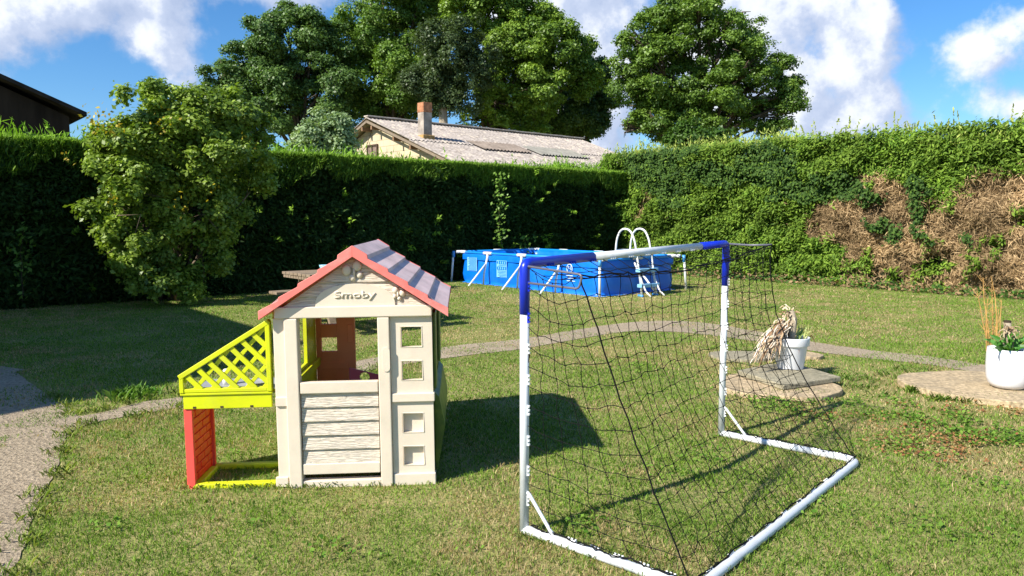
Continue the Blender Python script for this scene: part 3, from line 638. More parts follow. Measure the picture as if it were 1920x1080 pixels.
# chimney: stands on the right slope near the gable; base where the photo shows it
def slope_hit(px, py):   # intersect sight line with right roof plane
    up_ = np.array([0, 0, 1.]); r_ = np.array([bdir[1], -bdir[0], 0]); n_ = unit(up_+r_*rise); return PL(px, py, PK, n_)
cb_ = slope_hit(797, 262); v_ = cb_-PK; cx_, cy_ = v_@bdir, v_@np.array([-bdir[1], bdir[0], 0])
ct = D(797, 192, float(cb_[1]))[2]
ch = MB().box(cx_-.19, cx_+.19, cy_-.19, cy_+.19, cb_[2]-.5, ct-.38).build('chimney', mat('sooty cement', (.36, .31, .26), .9, .1, .2, 3, dirt=(.16, .15, .14), dscale=2, damt=.7), fb, bevel=.01)
MB().box(cx_-.2, cx_+.2, cy_-.2, cy_+.2, ct-.38, ct-.02).build('chimney_top', mat('orange brick', (.42, .19, .10), .9, .1, .15, 8), ch, bevel=.01)
MB().box(cx_-.27, cx_+.27, cy_-.27, cy_+.27, cb_[2]-.25, cb_[2]+.16).build('flashing', mat('ochre mortar', (.42, .26, .10), .9, .1, .2, 8), ch, bevel=.03)

# ------------------------------------------------------------------ dark barn beyond the hedge at the left
bo = np.array([-11.7, 19.5, 0.]); lb = empty('barn', tuple(bo), math.atan2(E1[1], E1[0]), 'dark brown clad barn with a sloping roof edge behind the hedge, far left', 'barn')
e = PL(150, 209, bo, E2); ea, ez = (e-bo)@E1, e[2]; e2 = PL(0, 142, bo, E2); sa, sz = (e2-bo)@E1, e2[2]; slope = (sz-ez)/(ea-sa)
ri = 9.0; MB().prism([(ea-.25-2*ri, 0), (ea-.25, 0), (ea-.25, ez-.15), (ea-ri, ez-.1+slope*ri), (ea-.25-2*ri, ez-.15)], 'y', .05, 14).build('wall', M['barn'], lb)
for s in (1, -1):
    mb = MB(); x1 = ea if s == 1 else ea-2*ri; mb.beam((ea-ri, -.25, ez+slope*ri), (x1+.05*s, -.25, ez-.0), .3, .12); mb.v = mb.v
    MB().add([(x, y, z+dz) for (x, z) in ((ea-ri, ez+slope*ri), (x1+.1*s, ez-slope*.1)) for y in (-.3, 14) for dz in (0, -.1)], [(0, 2, 6, 4), (1, 5, 7, 3), (0, 4, 5, 1), (2, 3, 7, 6), (0, 1, 3, 2), (4, 6, 7, 5)]).build('roof', M['barnroof'], lb)
mb = MB(); br = mat('barn timber strip', (.055, .035, .028), .9)
for x0, z0, x1, z1 in ((-6.5, -.75, -.6, -.7), (-3.0, -2.2, -3.0, .9), (-7, -.2, -3.2, -1.1), (-3.2, -1.1, -.3, -1.5), (-6, -1.2, -2.6, .6)):
    mb.beam((ea+x0, .02, ez+z0), (ea+x1, .02, ez+z1), .05, .09, up=(0, 0, 1) if abs(x1-x0) > .1 else (1, 0, 0))
mb.build('framing', br, lb)

# ------------------------------------------------------------------ unseen, guessed house at the left; footprint shaped to cast the lawn shadow
hh = 4.5; Ls = hh/math.tan(SUN_EL); sv = -SUN_TO/np.linalg.norm(SUN_TO)*Ls
C1 = G(306, 563)[:2]
foot = [C1-sv, np.array([-2.35, 8.55])-sv, np.array([-2.62, 7.1])-sv, np.array([-3.05, 6.22])-sv, np.array([-3.72, 5.33])-sv, np.array([-6.2, 2.6])-sv, np.array([-12., -1.])-sv, C1-sv-E1[:2]*7]
cen = np.mean(foot, axis=0)
hs_ = empty('house', (cen[0], cen[1], 0), 0, 'unseen, guessed flat-roofed house at the left, footprint shaped to cast the large lawn shadow', 'house')
MB().prism([tuple(p-cen) for p in foot], 'z', 0, hh-.12).build('wall', M['plaster'], hs_)
MB().prism([tuple(p-cen) for p in foot], 'z', hh-.117, hh).build('roof', M['barnroof'], hs_)
for k, fr in ((0, .3), (0, .7)):
    a_ = (foot[0]-cen)*(1-fr)+(foot[1]-cen)*fr; dd = unit(foot[1]-foot[0]); nn_ = np.array([dd[1], -dd[0]])
    if nn_@(a_) < 0: nn_ = -nn_
    pts = [a_-dd*.6, a_+dd*.6]; wv = []
    mb = MB(); mb.beam((pts[0][0]+nn_[0]*.01, pts[0][1]+nn_[1]*.01, 1.6), (pts[1][0]+nn_[0]*.01, pts[1][1]+nn_[1]*.01, 1.6), .05, 1.3)
    wn = mb.build('window', M['whitep'], hs_)
    MB().beam((pts[0][0]+nn_[0]*.03+dd[0]*.08, pts[0][1]+nn_[1]*.03+dd[1]*.08, 1.6), (pts[1][0]+nn_[0]*.03-dd[0]*.08, pts[1][1]+nn_[1]*.03-dd[1]*.08, 1.6), .04, 1.1).build('pane', M['glass'], wn)

# ------------------------------------------------------------------ playhouse
HO = G(519, 913); HY = R(4.0); HR = R(-.55)
ph = empty('playhouse', tuple(HO), HY, 'cream plastic playhouse with pinkish red gable roof and lime green lattice kitchen on the lawn', 'playhouse', ry=HR)
HMi = Matrix.LocRotScale(Vector(HO), ph.rotation_euler, None).inverted(); HI = np.array(HMi)[:3, :3]; HM = HI.T
def hp(px, py, y=0.0):
    P = HO+HM@np.array([0, y, 0]); q = PL(px, py, P, HM@np.array([0, 1., 0])); l = HI@(q-HO); return l[0], l[2]
def rc(x0, y0, x1, y1, y=0.0):
    a = hp(x0, (y0+y1)/2, y)[0]; b = hp(x1, (y0+y1)/2, y)[0]; c = hp((x0+x1)/2, y0, y)[1]; d = hp((x0+x1)/2, y1, y)[1]
    return a, b, d, c      # x0,x1,z0,z1
W = hp(813, 740)[0]
AX = W/2; AZ = hp(664.5, 465, -.068)[1]; EL = hp(485, 588, -.068); ER = hp(839, 582, -.068)
HALF = (ER[0]-EL[0])/2; AX = (ER[0]+EL[0])/2; EZH = (EL[1]+ER[1])/2; SL = (AZ-EZH)/HALF
def roofz(x, drop=0.04): return AZ-drop-abs(x-AX)*SL
DP = 1.12
# front wall frame
mb = MB()
a = rc(514, 573, 812, 594); BZ0, BZ1 = a[2], a[3]; mb.box(a[0]+.004, W, -.030, .03, BZ0, BZ1)
a = rc(518, 597, 541, 913); mb.box(a[0], a[1]+.01, -.012, .05, 0, BZ0)
a = rc(539.5, 597, 564, 913); DX0 = a[1]; mb.box(a[0], a[1], -.031, .045, -.005, BZ0-.002)
a = rc(712, 597, 734, 905); DX1 = a[0]; PX1 = a[1]; mb.box(a[0], a[1], -.028, .04, -.01, BZ0-.002)
mb.box(DX0, DX1, -.024, .035, -.008, .034)
fw = mb.build('front_wall', M['cream'], ph, bevel=.005)
# rounded joint caps
for x0, y0, x1, y1 in ((518, 745, 540, 762), (519, 895, 541, 913)): a = rc(x0, y0, x1, y1, -.02); MB().box(a[0]-.004, a[1], -.024, .0, a[2], a[3]).build('joint_cap', M['cream'], fw, bevel=.003)
a = rc(717, 651, 731, 697, -.03); r_ = (a[1]-a[0])/2; cx0 = (a[0]+a[1])/2
pl_ = [(cx0+r_*math.cos(t), a[3]-r_+r_*math.sin(t)) for t in np.linspace(0, math.pi, 12)]+[(cx0+r_*math.cos(t), a[2]+r_+r_*math.sin(t)) for t in np.linspace(math.pi, 2*math.pi, 12)]
MB().prism(pl_, 'y', -.0325, -.029).build('handle_plate', M['cream'], fw, bevel=.0012)
# right panel with two square windows and two blind recesses
P0 = PX1+.002; PX = W-.002
wins = [rc(755, 612, 792, 650), rc(755, 676, 792, 712), rc(756, 774, 793, 810), rc(756, 836, 793, 871)]
zs = sorted([-.004, BZ0-.001]+[w_[2] for w_ in wins]+[w_[3] for w_ in wins]); wx0 = np.mean([w_[0] for w_ in wins]); wx1 = np.mean([w_[1] for w_ in wins])
mb = MB(); mb.box(P0, wx0, -.004, .028, zs[0], zs[-1]); mb.box(wx1, PX, -.004, .028, zs[0], zs[-1])
for i in range(0, len(zs)-1, 2): mb.box(wx0, wx1, -.004, .028, zs[i], zs[i+1])
pn = mb.build('side_panel', M['cream'], ph)
for w_ in wins[2:]: MB().box(wx0-.002, wx1+.002, .024, .029, w_[2]-.002, w_[3]+.002).build('recess', M['cream'], pn)
for w_ in wins:
    mb = MB(); e_ = .004
    mb.box(wx0-e_, wx1+e_, -.0062, .001, w_[3], w_[3]+e_).box(wx0-e_, wx1+e_, -.0062, .001, w_[2]-e_, w_[2]).box(wx0-e_, wx0, -.0062, .001, w_[2], w_[3]).box(wx1, wx1+e_, -.0062, .001, w_[2], w_[3])
    mb.build('window_rim', M['cream'], pn, bevel=.002)
a = rc(736, 736, 815, 752); b_ = rc(736, 886, 815, 900)
MB().box(P0, W+.006, -.020, .03, a[2], a[3]).build('belt', M['cream'], pn, bevel=.004)
MB().box(P0, W+.004, -.018, .03, -.01, b_[3]).build('plinth', M['cream'], pn, bevel=.004)
# gate-like lower door
a = rc(565, 714, 712, 735); DT = a[3]; DR = a[2]; bt = rc(565, 866, 712, 889)
door = MB().box(DX0+.004, DX1-.004, -.026, .012, DR, DT).build('door', M['cream'], ph, bevel=.004)
MB().box(DX0+.004, DX1-.004, -.024, .012, bt[2]+.010, bt[3]).build('bottom_rail', M['cream'], door, bevel=.004)
prof = []; n5 = 5; z0 = bt[3]; z1 = DR
for k in range(n5):
    za = z0+(z1-z0)*k/n5; zb = z0+(z1-z0)*(k+1)/n5; prof += [(-.016, za), (-.016, za+.006), (-.004, zb)]
MB().prism(prof+[(.008, z1), (.008, z0)], 'x', DX0+.006, DX1-.006).build('planks', M['grain'], door)
# gable boards
def gboard(z0, z1, m, y0=-.014, y1=-.003, nm='gable_board'):
    def xs(z): h = (AZ-.05-z)/SL; return max(AX-h, .006), min(AX+h, W-.004)
    z1 = min(z1, AZ-.055); l0, r0 = xs(z0); l1, r1 = xs(z1)
    vs = [(l0, y0, z0), (r0, y0, z0), (r1, y1, z1), (l1, y1, z1), (l0, .03, z0), (r0, .03, z0), (r1, .03, z1), (l1, .03, z1)]
    fs = [(0, 1, 2, 3), (5, 4, 7, 6), (0, 4, 5, 1), (3, 2, 6, 7), (0, 3, 7, 4), (1, 5, 6, 2)]
    return MB().add(vs, fs)
za = hp(665, 555)[1]; zb = hp(665, 528.6)[1]; zc = hp(665, 503)[1]
gb = gboard(BZ1, za, 0); gb2 = gboard(za+.001, zb, 0); gb3 = gboard(zb+.001, zc, 0); gb4 = gboard(zc+.001, AZ, 0, -.010)
for q in (gb2, gb3, gb4): gb.add(q.v, q.f)
gable = gb.build('gable', M['grain'], ph)
# arched sign with raised name
xa = hp(591, 573, -.02)[0]; xb = hp(741, 573, -.02)[0]; zt = hp(667, 531.7, -.02)[1]; cxs = (xa+xb)/2; hw = (xb-xa)/2; hz = zt-BZ1
Rr = (hw*hw+hz*hz)/(2*hz)*.62; pts = [(cxs+hw*math.cos(t)*1.0, BZ1-.001+hz*math.sin(t)**.75) for t in np.linspace(0, math.pi, 30)]
sign = MB().prism(pts, 'y', -.021, 0).build('sign', M['cream'], gable, bevel=.002)
def text(name, s, w_, h_, mtl, parent, loc, rot, ext=.002, off=.0, shear=0, bev=0, fit_h=None):
    cu = bpy.data.curves.new(name, 'FONT'); cu.body = s; cu.size = 1; cu.extrude = ext/ max(w_, 1e-3) if False else 0; cu.offset = off; cu.shear = shear
    o = bpy.data.objects.new(name, cu); col.objects.link(o); bpy.context.view_layer.update()
    me = bpy.data.meshes.new_from_object(o.evaluated_get(bpy.context.evaluated_depsgraph_get())); bpy.data.objects.remove(o)
    bm = bmesh.new(); bm.from_mesh(me); bmesh.ops.remove_doubles(bm, verts=bm.verts, dist=1e-5)
    xs = [v.co.x for v in bm.verts]; ys = [v.co.y for v in bm.verts]; x0, x1, y0, y1 = min(xs), max(xs), min(ys), max(ys)
    for v in bm.verts: v.co = Vector(((v.co.x-x0)/(x1-x0)*w_-w_/2, (v.co.y-y0)/(y1-y0)*h_, 0))
    r = bmesh.ops.extrude_face_region(bm, geom=bm.faces[:]); vv = [e for e in r['geom'] if isinstance(e, bmesh.types.BMVert)]
    for v in vv: v.co.z += ext
    bmesh.ops.recalc_face_normals(bm, faces=bm.faces); me2 = bpy.data.meshes.new(name); bm.to_mesh(me2); bm.free()
    o = link(name, me2, mtl, parent); o.location = loc; o.rotation_euler = rot; return o
t0 = hp(627, 563.5, -.022); t1 = hp(704.5, 544.5, -.022)
tx = text('lettering', 'Smoby', t1[0]-t0[0], t1[1]-t0[1], M['cream'], sign, ((t0[0]+t1[0])/2, -.0205, t0[1]-.001), (math.pi/2, 0, 0), .0048, off=.018)
def butterfly(px, py, sc_, rot):
    x, z = hp(px, py, -.02); o = MB()
    for dx, dz, rx, rz in ((-.032, .030, .026, .03), (.030, .026, .026, .030), (-.022, -.022, .018, .019), (.02, -.024, .018, .02)):
        c = math.cos(rot); s_ = math.sin(rot); o.ell((x+(dx*c-dz*s_)*sc_, -.014, z+(dx*s_+dz*c)*sc_), rx*sc_, .012, rz*sc_, 16, 8)
    o.tube([(x, -.018, z-.03*sc_), (x, -.022, z), (x, -.018, z+.03*sc_)], [.003, .006, .003], 8)
    o.build('butterfly', M['cream'], gable, smooth=True)
butterfly(664, 511, .95, .45); butterfly(746, 553, .62, -.35)
# roof: two stepped slabs, tiles above, red lining below
def roofside(s):
    top = [(AX, AZ+.004)]; n = 5; L = HALF
    d0 = .115 if s > 0 else .10
    top = [(AX, AZ+.010), (AX+s*.075, AZ-.075*SL+.014), (AX+s*.078, AZ-.078*SL-.006)]
    for k in range(4):
        xa_ = .078+(L-.078)*k/4; xb_ = .078+(L-.078)*(k+1)/4
        top.append((AX+s*xb_, AZ-xb_*SL+.010))
        if k < 3: top.append((AX+s*(xb_+.003), AZ-xb_*SL-.007))
    bot = [(AX+s*(L), AZ-L*SL-.022), (AX, AZ-.032)]
    poly = top+bot
    return poly
for s in (-1, 1):
    pl_ = roofside(s)
    up_ = [p for p in pl_[:-2]]
    rf = MB().prism(up_+[(pl_[-2][0], pl_[-2][1]+.020), (AX, AZ-.012)], 'y', -.050, DP+.05).build('roof_slope', M['tile'], ph)
    # red frame: front and back boards and the lining below the tiles
    fr_ = [(p[0], p[1]+.003) for p in pl_[:-2]]; fr_[-1] = (fr_[-1][0]+s*.004, fr_[-1][1]); bo_ = [(pl_[-2][0]+s*.004, pl_[-2][1]-.012), (AX, AZ-.045)]
    MB().prism(fr_+bo_, 'y', -.068, -.0505).build('gable_trim', M['red'], rf, bevel=.002)
    MB().prism(fr_+bo_, 'y', DP+.0505, DP+.068).build('gable_trim', M['red'], rf, bevel=.002)
    L = HALF
    MB().prism([(AX, AZ-.013), (AX+s*L, AZ-L*SL-.003), (AX+s*L, AZ-L*SL-.030), (AX, AZ-.040)], 'y', -.0503, DP+.0503).build('lining', M['under'], rf)
# left wall (lime) and kitchen
mb = MB(); T0 = BZ1-.03
mb.box(.0, .022, .05, .30, 0, T0).box(.0, .022, .30, .80, 0, .52).box(.0, .022, .30, .80, .86, T0).box(.0, .022, .80, DP-.03, 0, T0)
lw = mb.build('left_wall', M['lime'], ph, bevel=.003)
MB().box(.023, .05, .03, DP-.03, .45, .50).box(.02, .045, .28, .31, .5, T0).build('wall_rail', M['lime'], lw, bevel=.003)
# back wall: terracotta panel with square windows
YB = DP-.03
a0 = hp(594, 650, YB)[0]; a1 = hp(666, 650, YB)[0]; z_r = hp(650, 735, YB)[1]
bw = [rc(601, 578, 628, 608, YB), rc(602, 633, 632, 659, YB)]
def holed(mb, x0, x1, z0, z1, holes, y0, y1):
    holes = sorted(holes, key=lambda h: h[2]); hx0 = holes[0][0]; hx1 = holes[0][1]
    mb.box(x0, hx0, y0, y1, z0, z1).box(hx1, x1, y0, y1, z0, z1); z = z0
    for h in holes: mb.box(hx0, hx1, y0, y1, z, h[2]); z = h[3]
    mb.box(hx0, hx1, y0, y1, z, z1)
mb = MB(); holed(mb, .022, a1, 0, T0, [(bw[1][0], bw[1][1], bw[1][2], bw[1][3]), (bw[1][0], bw[1][1], bw[0][2], bw[0][3])], YB, YB+.03)
mb.box(W-.10, W, YB, YB+.03, 0, T0); mb.box(a1, W-.1, YB, YB+.03, 0, hp(700, 735, YB)[1]-.06)
bwl = mb.build('back_wall', M['salmon'], ph, bevel=.003)
a = rc(651, 608, 661, 643, YB-.01); MB().box(a[0], a[1], YB-.008, YB, a[2], a[3]).build('handle_plate', M['salmon'], bwl, bevel=.004)
b_ = rc(594, 679, 652, 692, YB-.01); MB().box(.03, b_[1], YB-.008, YB, b_[2], b_[3]).build('belt', M['salmon'], bwl, bevel=.003)
MB().prism([(AX-(AZ-.06-z)/SL if True else 0, z) for z in (T0,)]+[(AX+(AZ-.06-T0)/SL, T0), (AX, AZ-.06)], 'y', YB, YB+.03).build('back_gable', M['under'], ph)
# dark purple board with a round hole seen through the opening
q = [hp(655, 690, .95), hp(714, 704, .95), hp(714, 760, .95), hp(655, 760, .95)]; hc = hp(683.5, 707, .95); hr = .032
mb = MB(); n = 24; ring = [(hc[0]+hr*math.cos(2*math.pi*k/n), hc[1]+hr*math.sin(2*math.pi*k/n)) for k in range(n)]
tris = tessellate_polygon([[Vector((p[0], p[1], 0)) for p in q], [Vector((p[0], p[1], 0)) for p in ring[::-1]]]); allp = q+ring[::-1]
mb.add([(p[0], .95, p[1]) for p in allp], [tuple(t) for t in tris]); mb.add([(p[0], .97, p[1]) for p in allp], [tuple(t) for t in tris])
mb.add([(p[0], y, p[1]) for y in (.95, .97) for p in ring], [(k, (k+1) % n, (k+1) % n+n, k+n) for k in range(n)]); mb.add([(p[0], y, p[1]) for y in (.95, .97) for p in q], [(k, (k+1) % 4, (k+1) % 4+4, k+4) for k in range(4)])
mb.build('play_table', M['purple'], ph)
# right wall: green with shutter, lower part bulging outwards
mb = MB(); mb.box(W-.024, W-.002, .05, .25, .0, T0).box(W-.024, W-.002, .85, DP-.03, 0, T0).box(W-.024, W-.002, .25, .85, 0, .45).box(W-.024, W-.002, .25, .85, .82, T0)
rw = mb.build('right_wall', M['green'], ph, bevel=.003)
MB().prism([(W-.001, .03), (W+.010, .03), (W+.055, .27), (W+.052, .30), (W+.026, .44), (W-.001, .47)], 'y', .12, DP-.08).build('planter_box', M['green'], rw, bevel=.004)
for y0, y1 in ((.06, .26), (.85, DP-.06)): MB().box(W, W+.014, y0, y1, .50, T0-.02).build('shutter', M['green'], rw, bevel=.004)
# kitchen
KL = hp(340, 720)[0]; ZL0, ZL1 = hp(430, 738)[1], hp(340, 706)[1]; ZR = hp(515, 600)[1]; XR = -.002
kit = MB().prism([(KL-.004, ZL0-.002), (XR, ZL0-.002), (XR, ZL0+.010), (KL-.004, ZL0+.010)], 'y', -.016, .05).build('kitchen', M['lime'], ph, bevel=.002)
outer = [(KL-.004, ZL0+.0105), (XR, ZL0+.0105), (XR, ZR), (XR-.012, ZR+.004), (KL-.004, ZL1)]
fr = .026
mb = MB()
mb.beam((KL+.006, .005, ZL0+.011), (KL+.006, .005, ZL1-.002), .05, .022, up=(1, 0, 0)); mb.beam((XR-.011, .005, ZL0+.011), (XR-.011, .005, ZR-.006), .05, .024, up=(1, 0, 0))
mb.beam((KL-.006, .005, ZL1-.004), (XR-.004, .005, ZR-.006), .052, .026); mb.beam((KL+.018, .006, ZL0+.022), (XR-.024, .006, ZL0+.022), .046, .020)
lat = mb.build('lattice_panel', M['lime'], kit, bevel=.003)
inn = [(KL+.014, ZL0+.028), (XR-.02, ZL0+.028), (XR-.02, ZR-.028), (KL+.014, ZL1-.014)]
def clip(p, d, poly):
    ts = []
    for i in range(len(poly)):
        a = np.array(poly[i]); b = np.array(poly[(i+1) % len(poly)]); e = b-a; den = d[0]*e[1]-d[1]*e[0]
        if abs(den) < 1e-9: continue
        r = a-p; t = (r[0]*e[1]-r[1]*e[0])/den; u = (r[0]*d[1]-r[1]*d[0])/den
        if -1e-6 <= u <= 1+1e-6: ts.append(t)
    return (p+d*min(ts), p+d*max(ts)) if len(ts) >= 2 and max(ts)-min(ts) > .02 else None
for dirn, y_, wd_, nm in (((.70, -.715), -.008, .026, 'lattice_bars'), ((.66, .75), .006, .020, 'lattice_bars')):
    mb = MB(); d = np.array(dirn); d /= np.linalg.norm(d); nrm_ = np.array([-d[1], d[0]])
    for k in range(-14, 15):
        p = np.array([KL+.22, ZL0+.10])+nrm_*k*.0665; c = clip(p, d, inn)
        if c: mb.beam((c[0][0], y_, c[0][1]), (c[1][0], y_, c[1][1]), wd_, .012, up=(0, 1, 0)) if False else mb.beam((c[0][0], y_, c[0][1]), (c[1][0], y_, c[1][1]), .013, wd_, up=(nrm_[0], 0, nrm_[1]))
    mb.build(nm, M['lime'], lat, bevel=.0015)
a = rc(341, 741, 517, 765); mb = MB(); mb.box(KL+.008, XR-.004, -.008, .012, a[2], ZL0-.003)
mb.build('apron', M['lime'], kit, bevel=.003)
for k in (.12, .42, .75): x = KL+(XR-KL)*k; MB().box(x, x+.016, -.0095, -.006, a[2]+.004, a[2]+.014).build('slot', M['timber'], kit)
ZB = a[2]; KD = .36
kp = MB().box(KL+.004, KL+.046, .0, .022, -.004, ZB).box(KL+.004, KL+.046, KD-.03, KD-.008, -.004, ZB).box(KL+.004, KL+.026, .022, KD-.03, -.004, ZB).build('brick_panel', M['brickedge'], kit, bevel=.002)
mb = MB(); rows = 9
for r_i in range(rows):
    z = .03+(ZB-.05)*r_i/rows; hgt = (ZB-.05)/rows-.007; y = .026; o_ = .0 if r_i % 2 else .055
    cuts = [.026]+[c for c in (np.arange(0, 5)*.11+.026+o_) if .03 < c < KD-.04]+[KD-.034]
    for i in range(len(cuts)-1):
        if cuts[i+1]-cuts[i] > .012: mb.box(KL+.0262, KL+.033+random.uniform(0, .003), cuts[i]+.003, cuts[i+1]-.003, z, z+hgt)
mb.build('bricks', M['brick'], kp, bevel=.003)
MB().box(KL+.028, -.002, .0, .04, -.004, .030).box(KL+.048, -.002, KD-.05, KD-.012, -.004, .034).box(KL+.028, KL+.07, .042, KD-.052, -.004, .028).build('floor_frame', M['lime'], kit, bevel=.008)
ct_ = MB().box(KL+.02, XR-.004, .055, KD, ZL0-.012, ZL0+.006).build('counter', M['greyp'], kit, bevel=.003)
MB().lathe([(0, .008), (.052, .008), (.06, .014), (.06, .0), (.001, .0)], 24, (-.13, .2, ZL0+.006)).build('hob_ring', M['greyp'], ct_)
fx = hp(425, 715, .2); MB().lathe([(.0, .0), (.022, .0), (.022, .05), (.016, .058), (.020, .078), (.010, .088), (0, .088)], 16, (fx[0], .2, ZL0+.006)).build('faucet', M['whitep'], ct_, smooth=True)

# ------------------------------------------------------------------ football goal
GA = G(983, 1000); GB = G(1352, 818); gw = unit(GB-GA); gd = np.array([gw[1], -gw[0], 0.])
TA = D(985.5, 494, GA[1])[2]; TB = D(1353.5, 457, GB[1])[2]; DEP = .855
goal = empty('football_goal', tuple(GA), 0, 'white and blue tubular football goal with black net, seen from behind on the lawn', 'football goal')
GW = GB-GA; r0 = .021; z_ = np.array([0, 0, 1.])
def rnd(pts, r, n=6):
    out = [np.array(pts[0])]
    for i in range(1, len(pts)-1):
        a, b, c = map(np.array, (pts[i-1], pts[i], pts[i+1])); u = unit(a-b); v = unit(c-b); p, q = b+u*r, b+v*r
        for k in range(n+1): t = k/n; out.append((1-t)**2*p+2*t*(1-t)*b+t*t*q)
    out.append(np.array(pts[-1])); return out
tA = z_*TA; tB = GW+z_*TB; lift = z_*r0
cbar = tB-tA; cu = unit(cbar); CL_ = np.linalg.norm(cbar)
for base, top in ((z_*0, tA), (GW, tB)):
    sp = top-z_*(.225 if base is not GW else .27)
    MB().tube([base+z_*.012, sp], r0, 16).build('post', M['whitem'], goal, smooth=True)
s1 = .52
MB().tube(rnd([tA-z_*.225, tA, tA+cu*s1], .03), r0*1.1, 16).build('corner_tube', M['blue'], goal, smooth=True)
MB().tube(rnd([tB-z_*.27, tB, tB-cu*.36], .03), r0*1.1, 16).build('corner_tube', M['blue'], goal, smooth=True)
MB().tube([tA+cu*(s1-.01), tB-cu*.35], r0, 16).build('crossbar', M['whitem'], goal, smooth=True)
bl = gd*DEP
MB().tube([lift, lift+bl*.72], r0, 14).build('base_rail', M['whitem'], goal, smooth=True)
MB().tube([lift+GW, lift+GW+bl*.72], r0, 14).build('base_rail', M['whitem'], goal, smooth=True)
MB().tube(rnd([lift+bl*.70, lift+bl, lift+bl+GW, lift+GW+bl*.70], .09), r0*1.06, 16).build('back_rail', M['whitem'], goal, smooth=True)
for b_ in (z_*0, GW): MB().tube([b_+z_*.20+gd*.012, b_+z_*.19+gd*.03, b_+gd*.15+z_*.055, b_+gd*.17+z_*.04], .0085, 8).build('brace', M['whitem'], goal, smooth=True)
rdA = tA+gd*.30-z_*.035; rdB = tB+gd*.30+z_*.0
STAY = mat('grey steel rod', (.12, .12, .15), .35, .5, .05, 8)
MB().tube(rnd([tA-z_*.012+gd*.02, rdA+gd*.012, rdA-z_*.06-gd*.005, tA-z_*.085+gd*.02], .02, 5), .0052, 8).build('net_stay', STAY, goal, smooth=True)
MB().tube([tB, tB+gd*.16-z_*.006, rdB], .0065, 8).build('net_stay', STAY, goal, smooth=True)
def clipm(p, along, out, parentname='clip', mtl='whitep'):
    a = unit(along); o = unit(out)
    mb = MB(); mb.beam(p+o*r0*.8-a*.024, p+o*r0*.8+a*.024, .013, .012, up=o)
    for s_ in (-1, 0, 1): mb.beam(p+o*(r0*.8+.009)+a*(.018*s_-.004), p+o*(r0*.8+.009)+a*(.018*s_+.004), .008, .010, up=o)
    mb.build(parentname, M[mtl], goal)
for k in range(11):
    f_ = .08+.84*k/10; p = tA+cu*CL_*f_
    clipm(p, cu, gd*.75-z_*.55, mtl='blue' if (CL_*f_ < s1 or CL_*f_ > CL_-.36) else 'whitep')
for b_, T_ in ((z_*0, TA), (GW, TB)):
    for k in range(8):
        h = .16+(T_-.26)*k/7; clipm(b_+z_*h, z_, gd, mtl='blue' if h > T_-.24 else 'whitep')
    for k in range(5): clipm(b_+lift+gd*(.26+.12*k), gd, z_*.8+gw*(.5 if b_ is not GW else -.5))
for k in range(10): clipm(lift+bl+gw*(.14+(np.linalg.norm(GW)-.28)*k/9), gw, z_*.9-gd*.5)
# net: side nets, sagging back net, roof strip, as knotted cords
netm = MB(); CR = .0017
def cord(pts, r=CR, wig=.004):
    P = [np.array(p) for p in pts]; out = []
    for i in range(len(P)-1):
        m_ = (P[i]+P[i+1])/2+rng.normal(size=3)*wig; out += [P[i], m_]
    out.append(P[-1]); netm.tube(out, r, 4, cap=False)
def knot(p): netm.ell(p, .0042, .0042, .0042, 5, 3)
nv, nu = 13, 21
botA = lift+bl-gd*.02+z_*.012; botB = lift+bl+GW-gd*.02+z_*.012
wob = rng.normal(size=(nv+1, nu+1, 3))*.007
def ropeA(v):  # left rear rope, v 0 top .. 1 bottom
    p = rdA*(1-v)+botA*v; return p-gd*.045*math.sin(math.pi*v)-z_*.0+gw*.03*math.sin(math.pi*v)
def ropeB(v):
    p = rdB*(1-v)+botB*v; return p-gd*.135*math.sin(math.pi*min(v**.85, 1))+gw*(-.02)*math.sin(math.pi*v)
def back(v, u):
    p = ropeA(v)*(1-u)+ropeB(v)*u; sag = math.sin(math.pi*u)
    return p-z_*(.055*sag*(1-v*.65))-gd*.10*sag*math.sin(math.pi*v)
grid = [[back(i/nv, j/nu)+(wob[i, j] if 0 < j < nu and i < nv else 0) for j in range(nu+1)] for i in range(nv+1)]
for i in range(nv+1):
    cord(grid[i], CR if i else .0035)
for j in range(nu+1):
    cord([grid[i][j] for i in range(nv+1)], .0034 if j in (0, nu) else CR*.9)
for i in range(nv):
    for j in range(nu): knot(grid[i][j])
def side(base, top, rope, n_r, flip, sagk):
    ns_ = 6; gr = []
    for i in range(nv+1):
        v = i/nv; row = []
        for j in range(ns_+1):
            t = j/ns_; hp_ = base+z_*(.06+(np.linalg.norm(top-base)-.07)*(1-v))+gd*.016; rp = rope(v)
            p = hp_*(1-t)+rp*t-z_*sagk*math.sin(math.pi*t)*(1-v*.8)+rng.normal(size=3)*.006*(0 < j < ns_)
            p = p.copy(); p[2] = max(p[2], .015); row.append(p)
        gr.append(row)
    for row in gr: cord(row)
    for j in range(ns_): cord([gr[i][j] for i in range(nv+1)], CR*.9 if j else .003)
    for row in gr:
        for p in row[1:-1]: knot(p)
side(z_*0, tA, ropeA, 0, 0, .055); side(GW, tB, ropeB, 0, 0, .03)
for i in range(4):
    f_ = i/3; cord([(tA*(1-u)+tB*u)*(1-f_)+back(0, u)*f_-z_*.03*math.sin(math.pi*f_)-z_*.012 for u in np.linspace(0, 1, 18)])
for j in range(18):
    u = j/17; cord([(tA*(1-u)+tB*u)*(1-f_)+back(0, u)*f_-z_*.03*math.sin(math.pi*f_)-z_*.012 for f_ in np.linspace(0, 1, 4)])
for k in range(2): cord([lift+bl*f_+gw*(-.004)+z_*(.026+.006*math.sin(f_*30+k)) for f_ in np.linspace(.05, .98, 20)], .003)
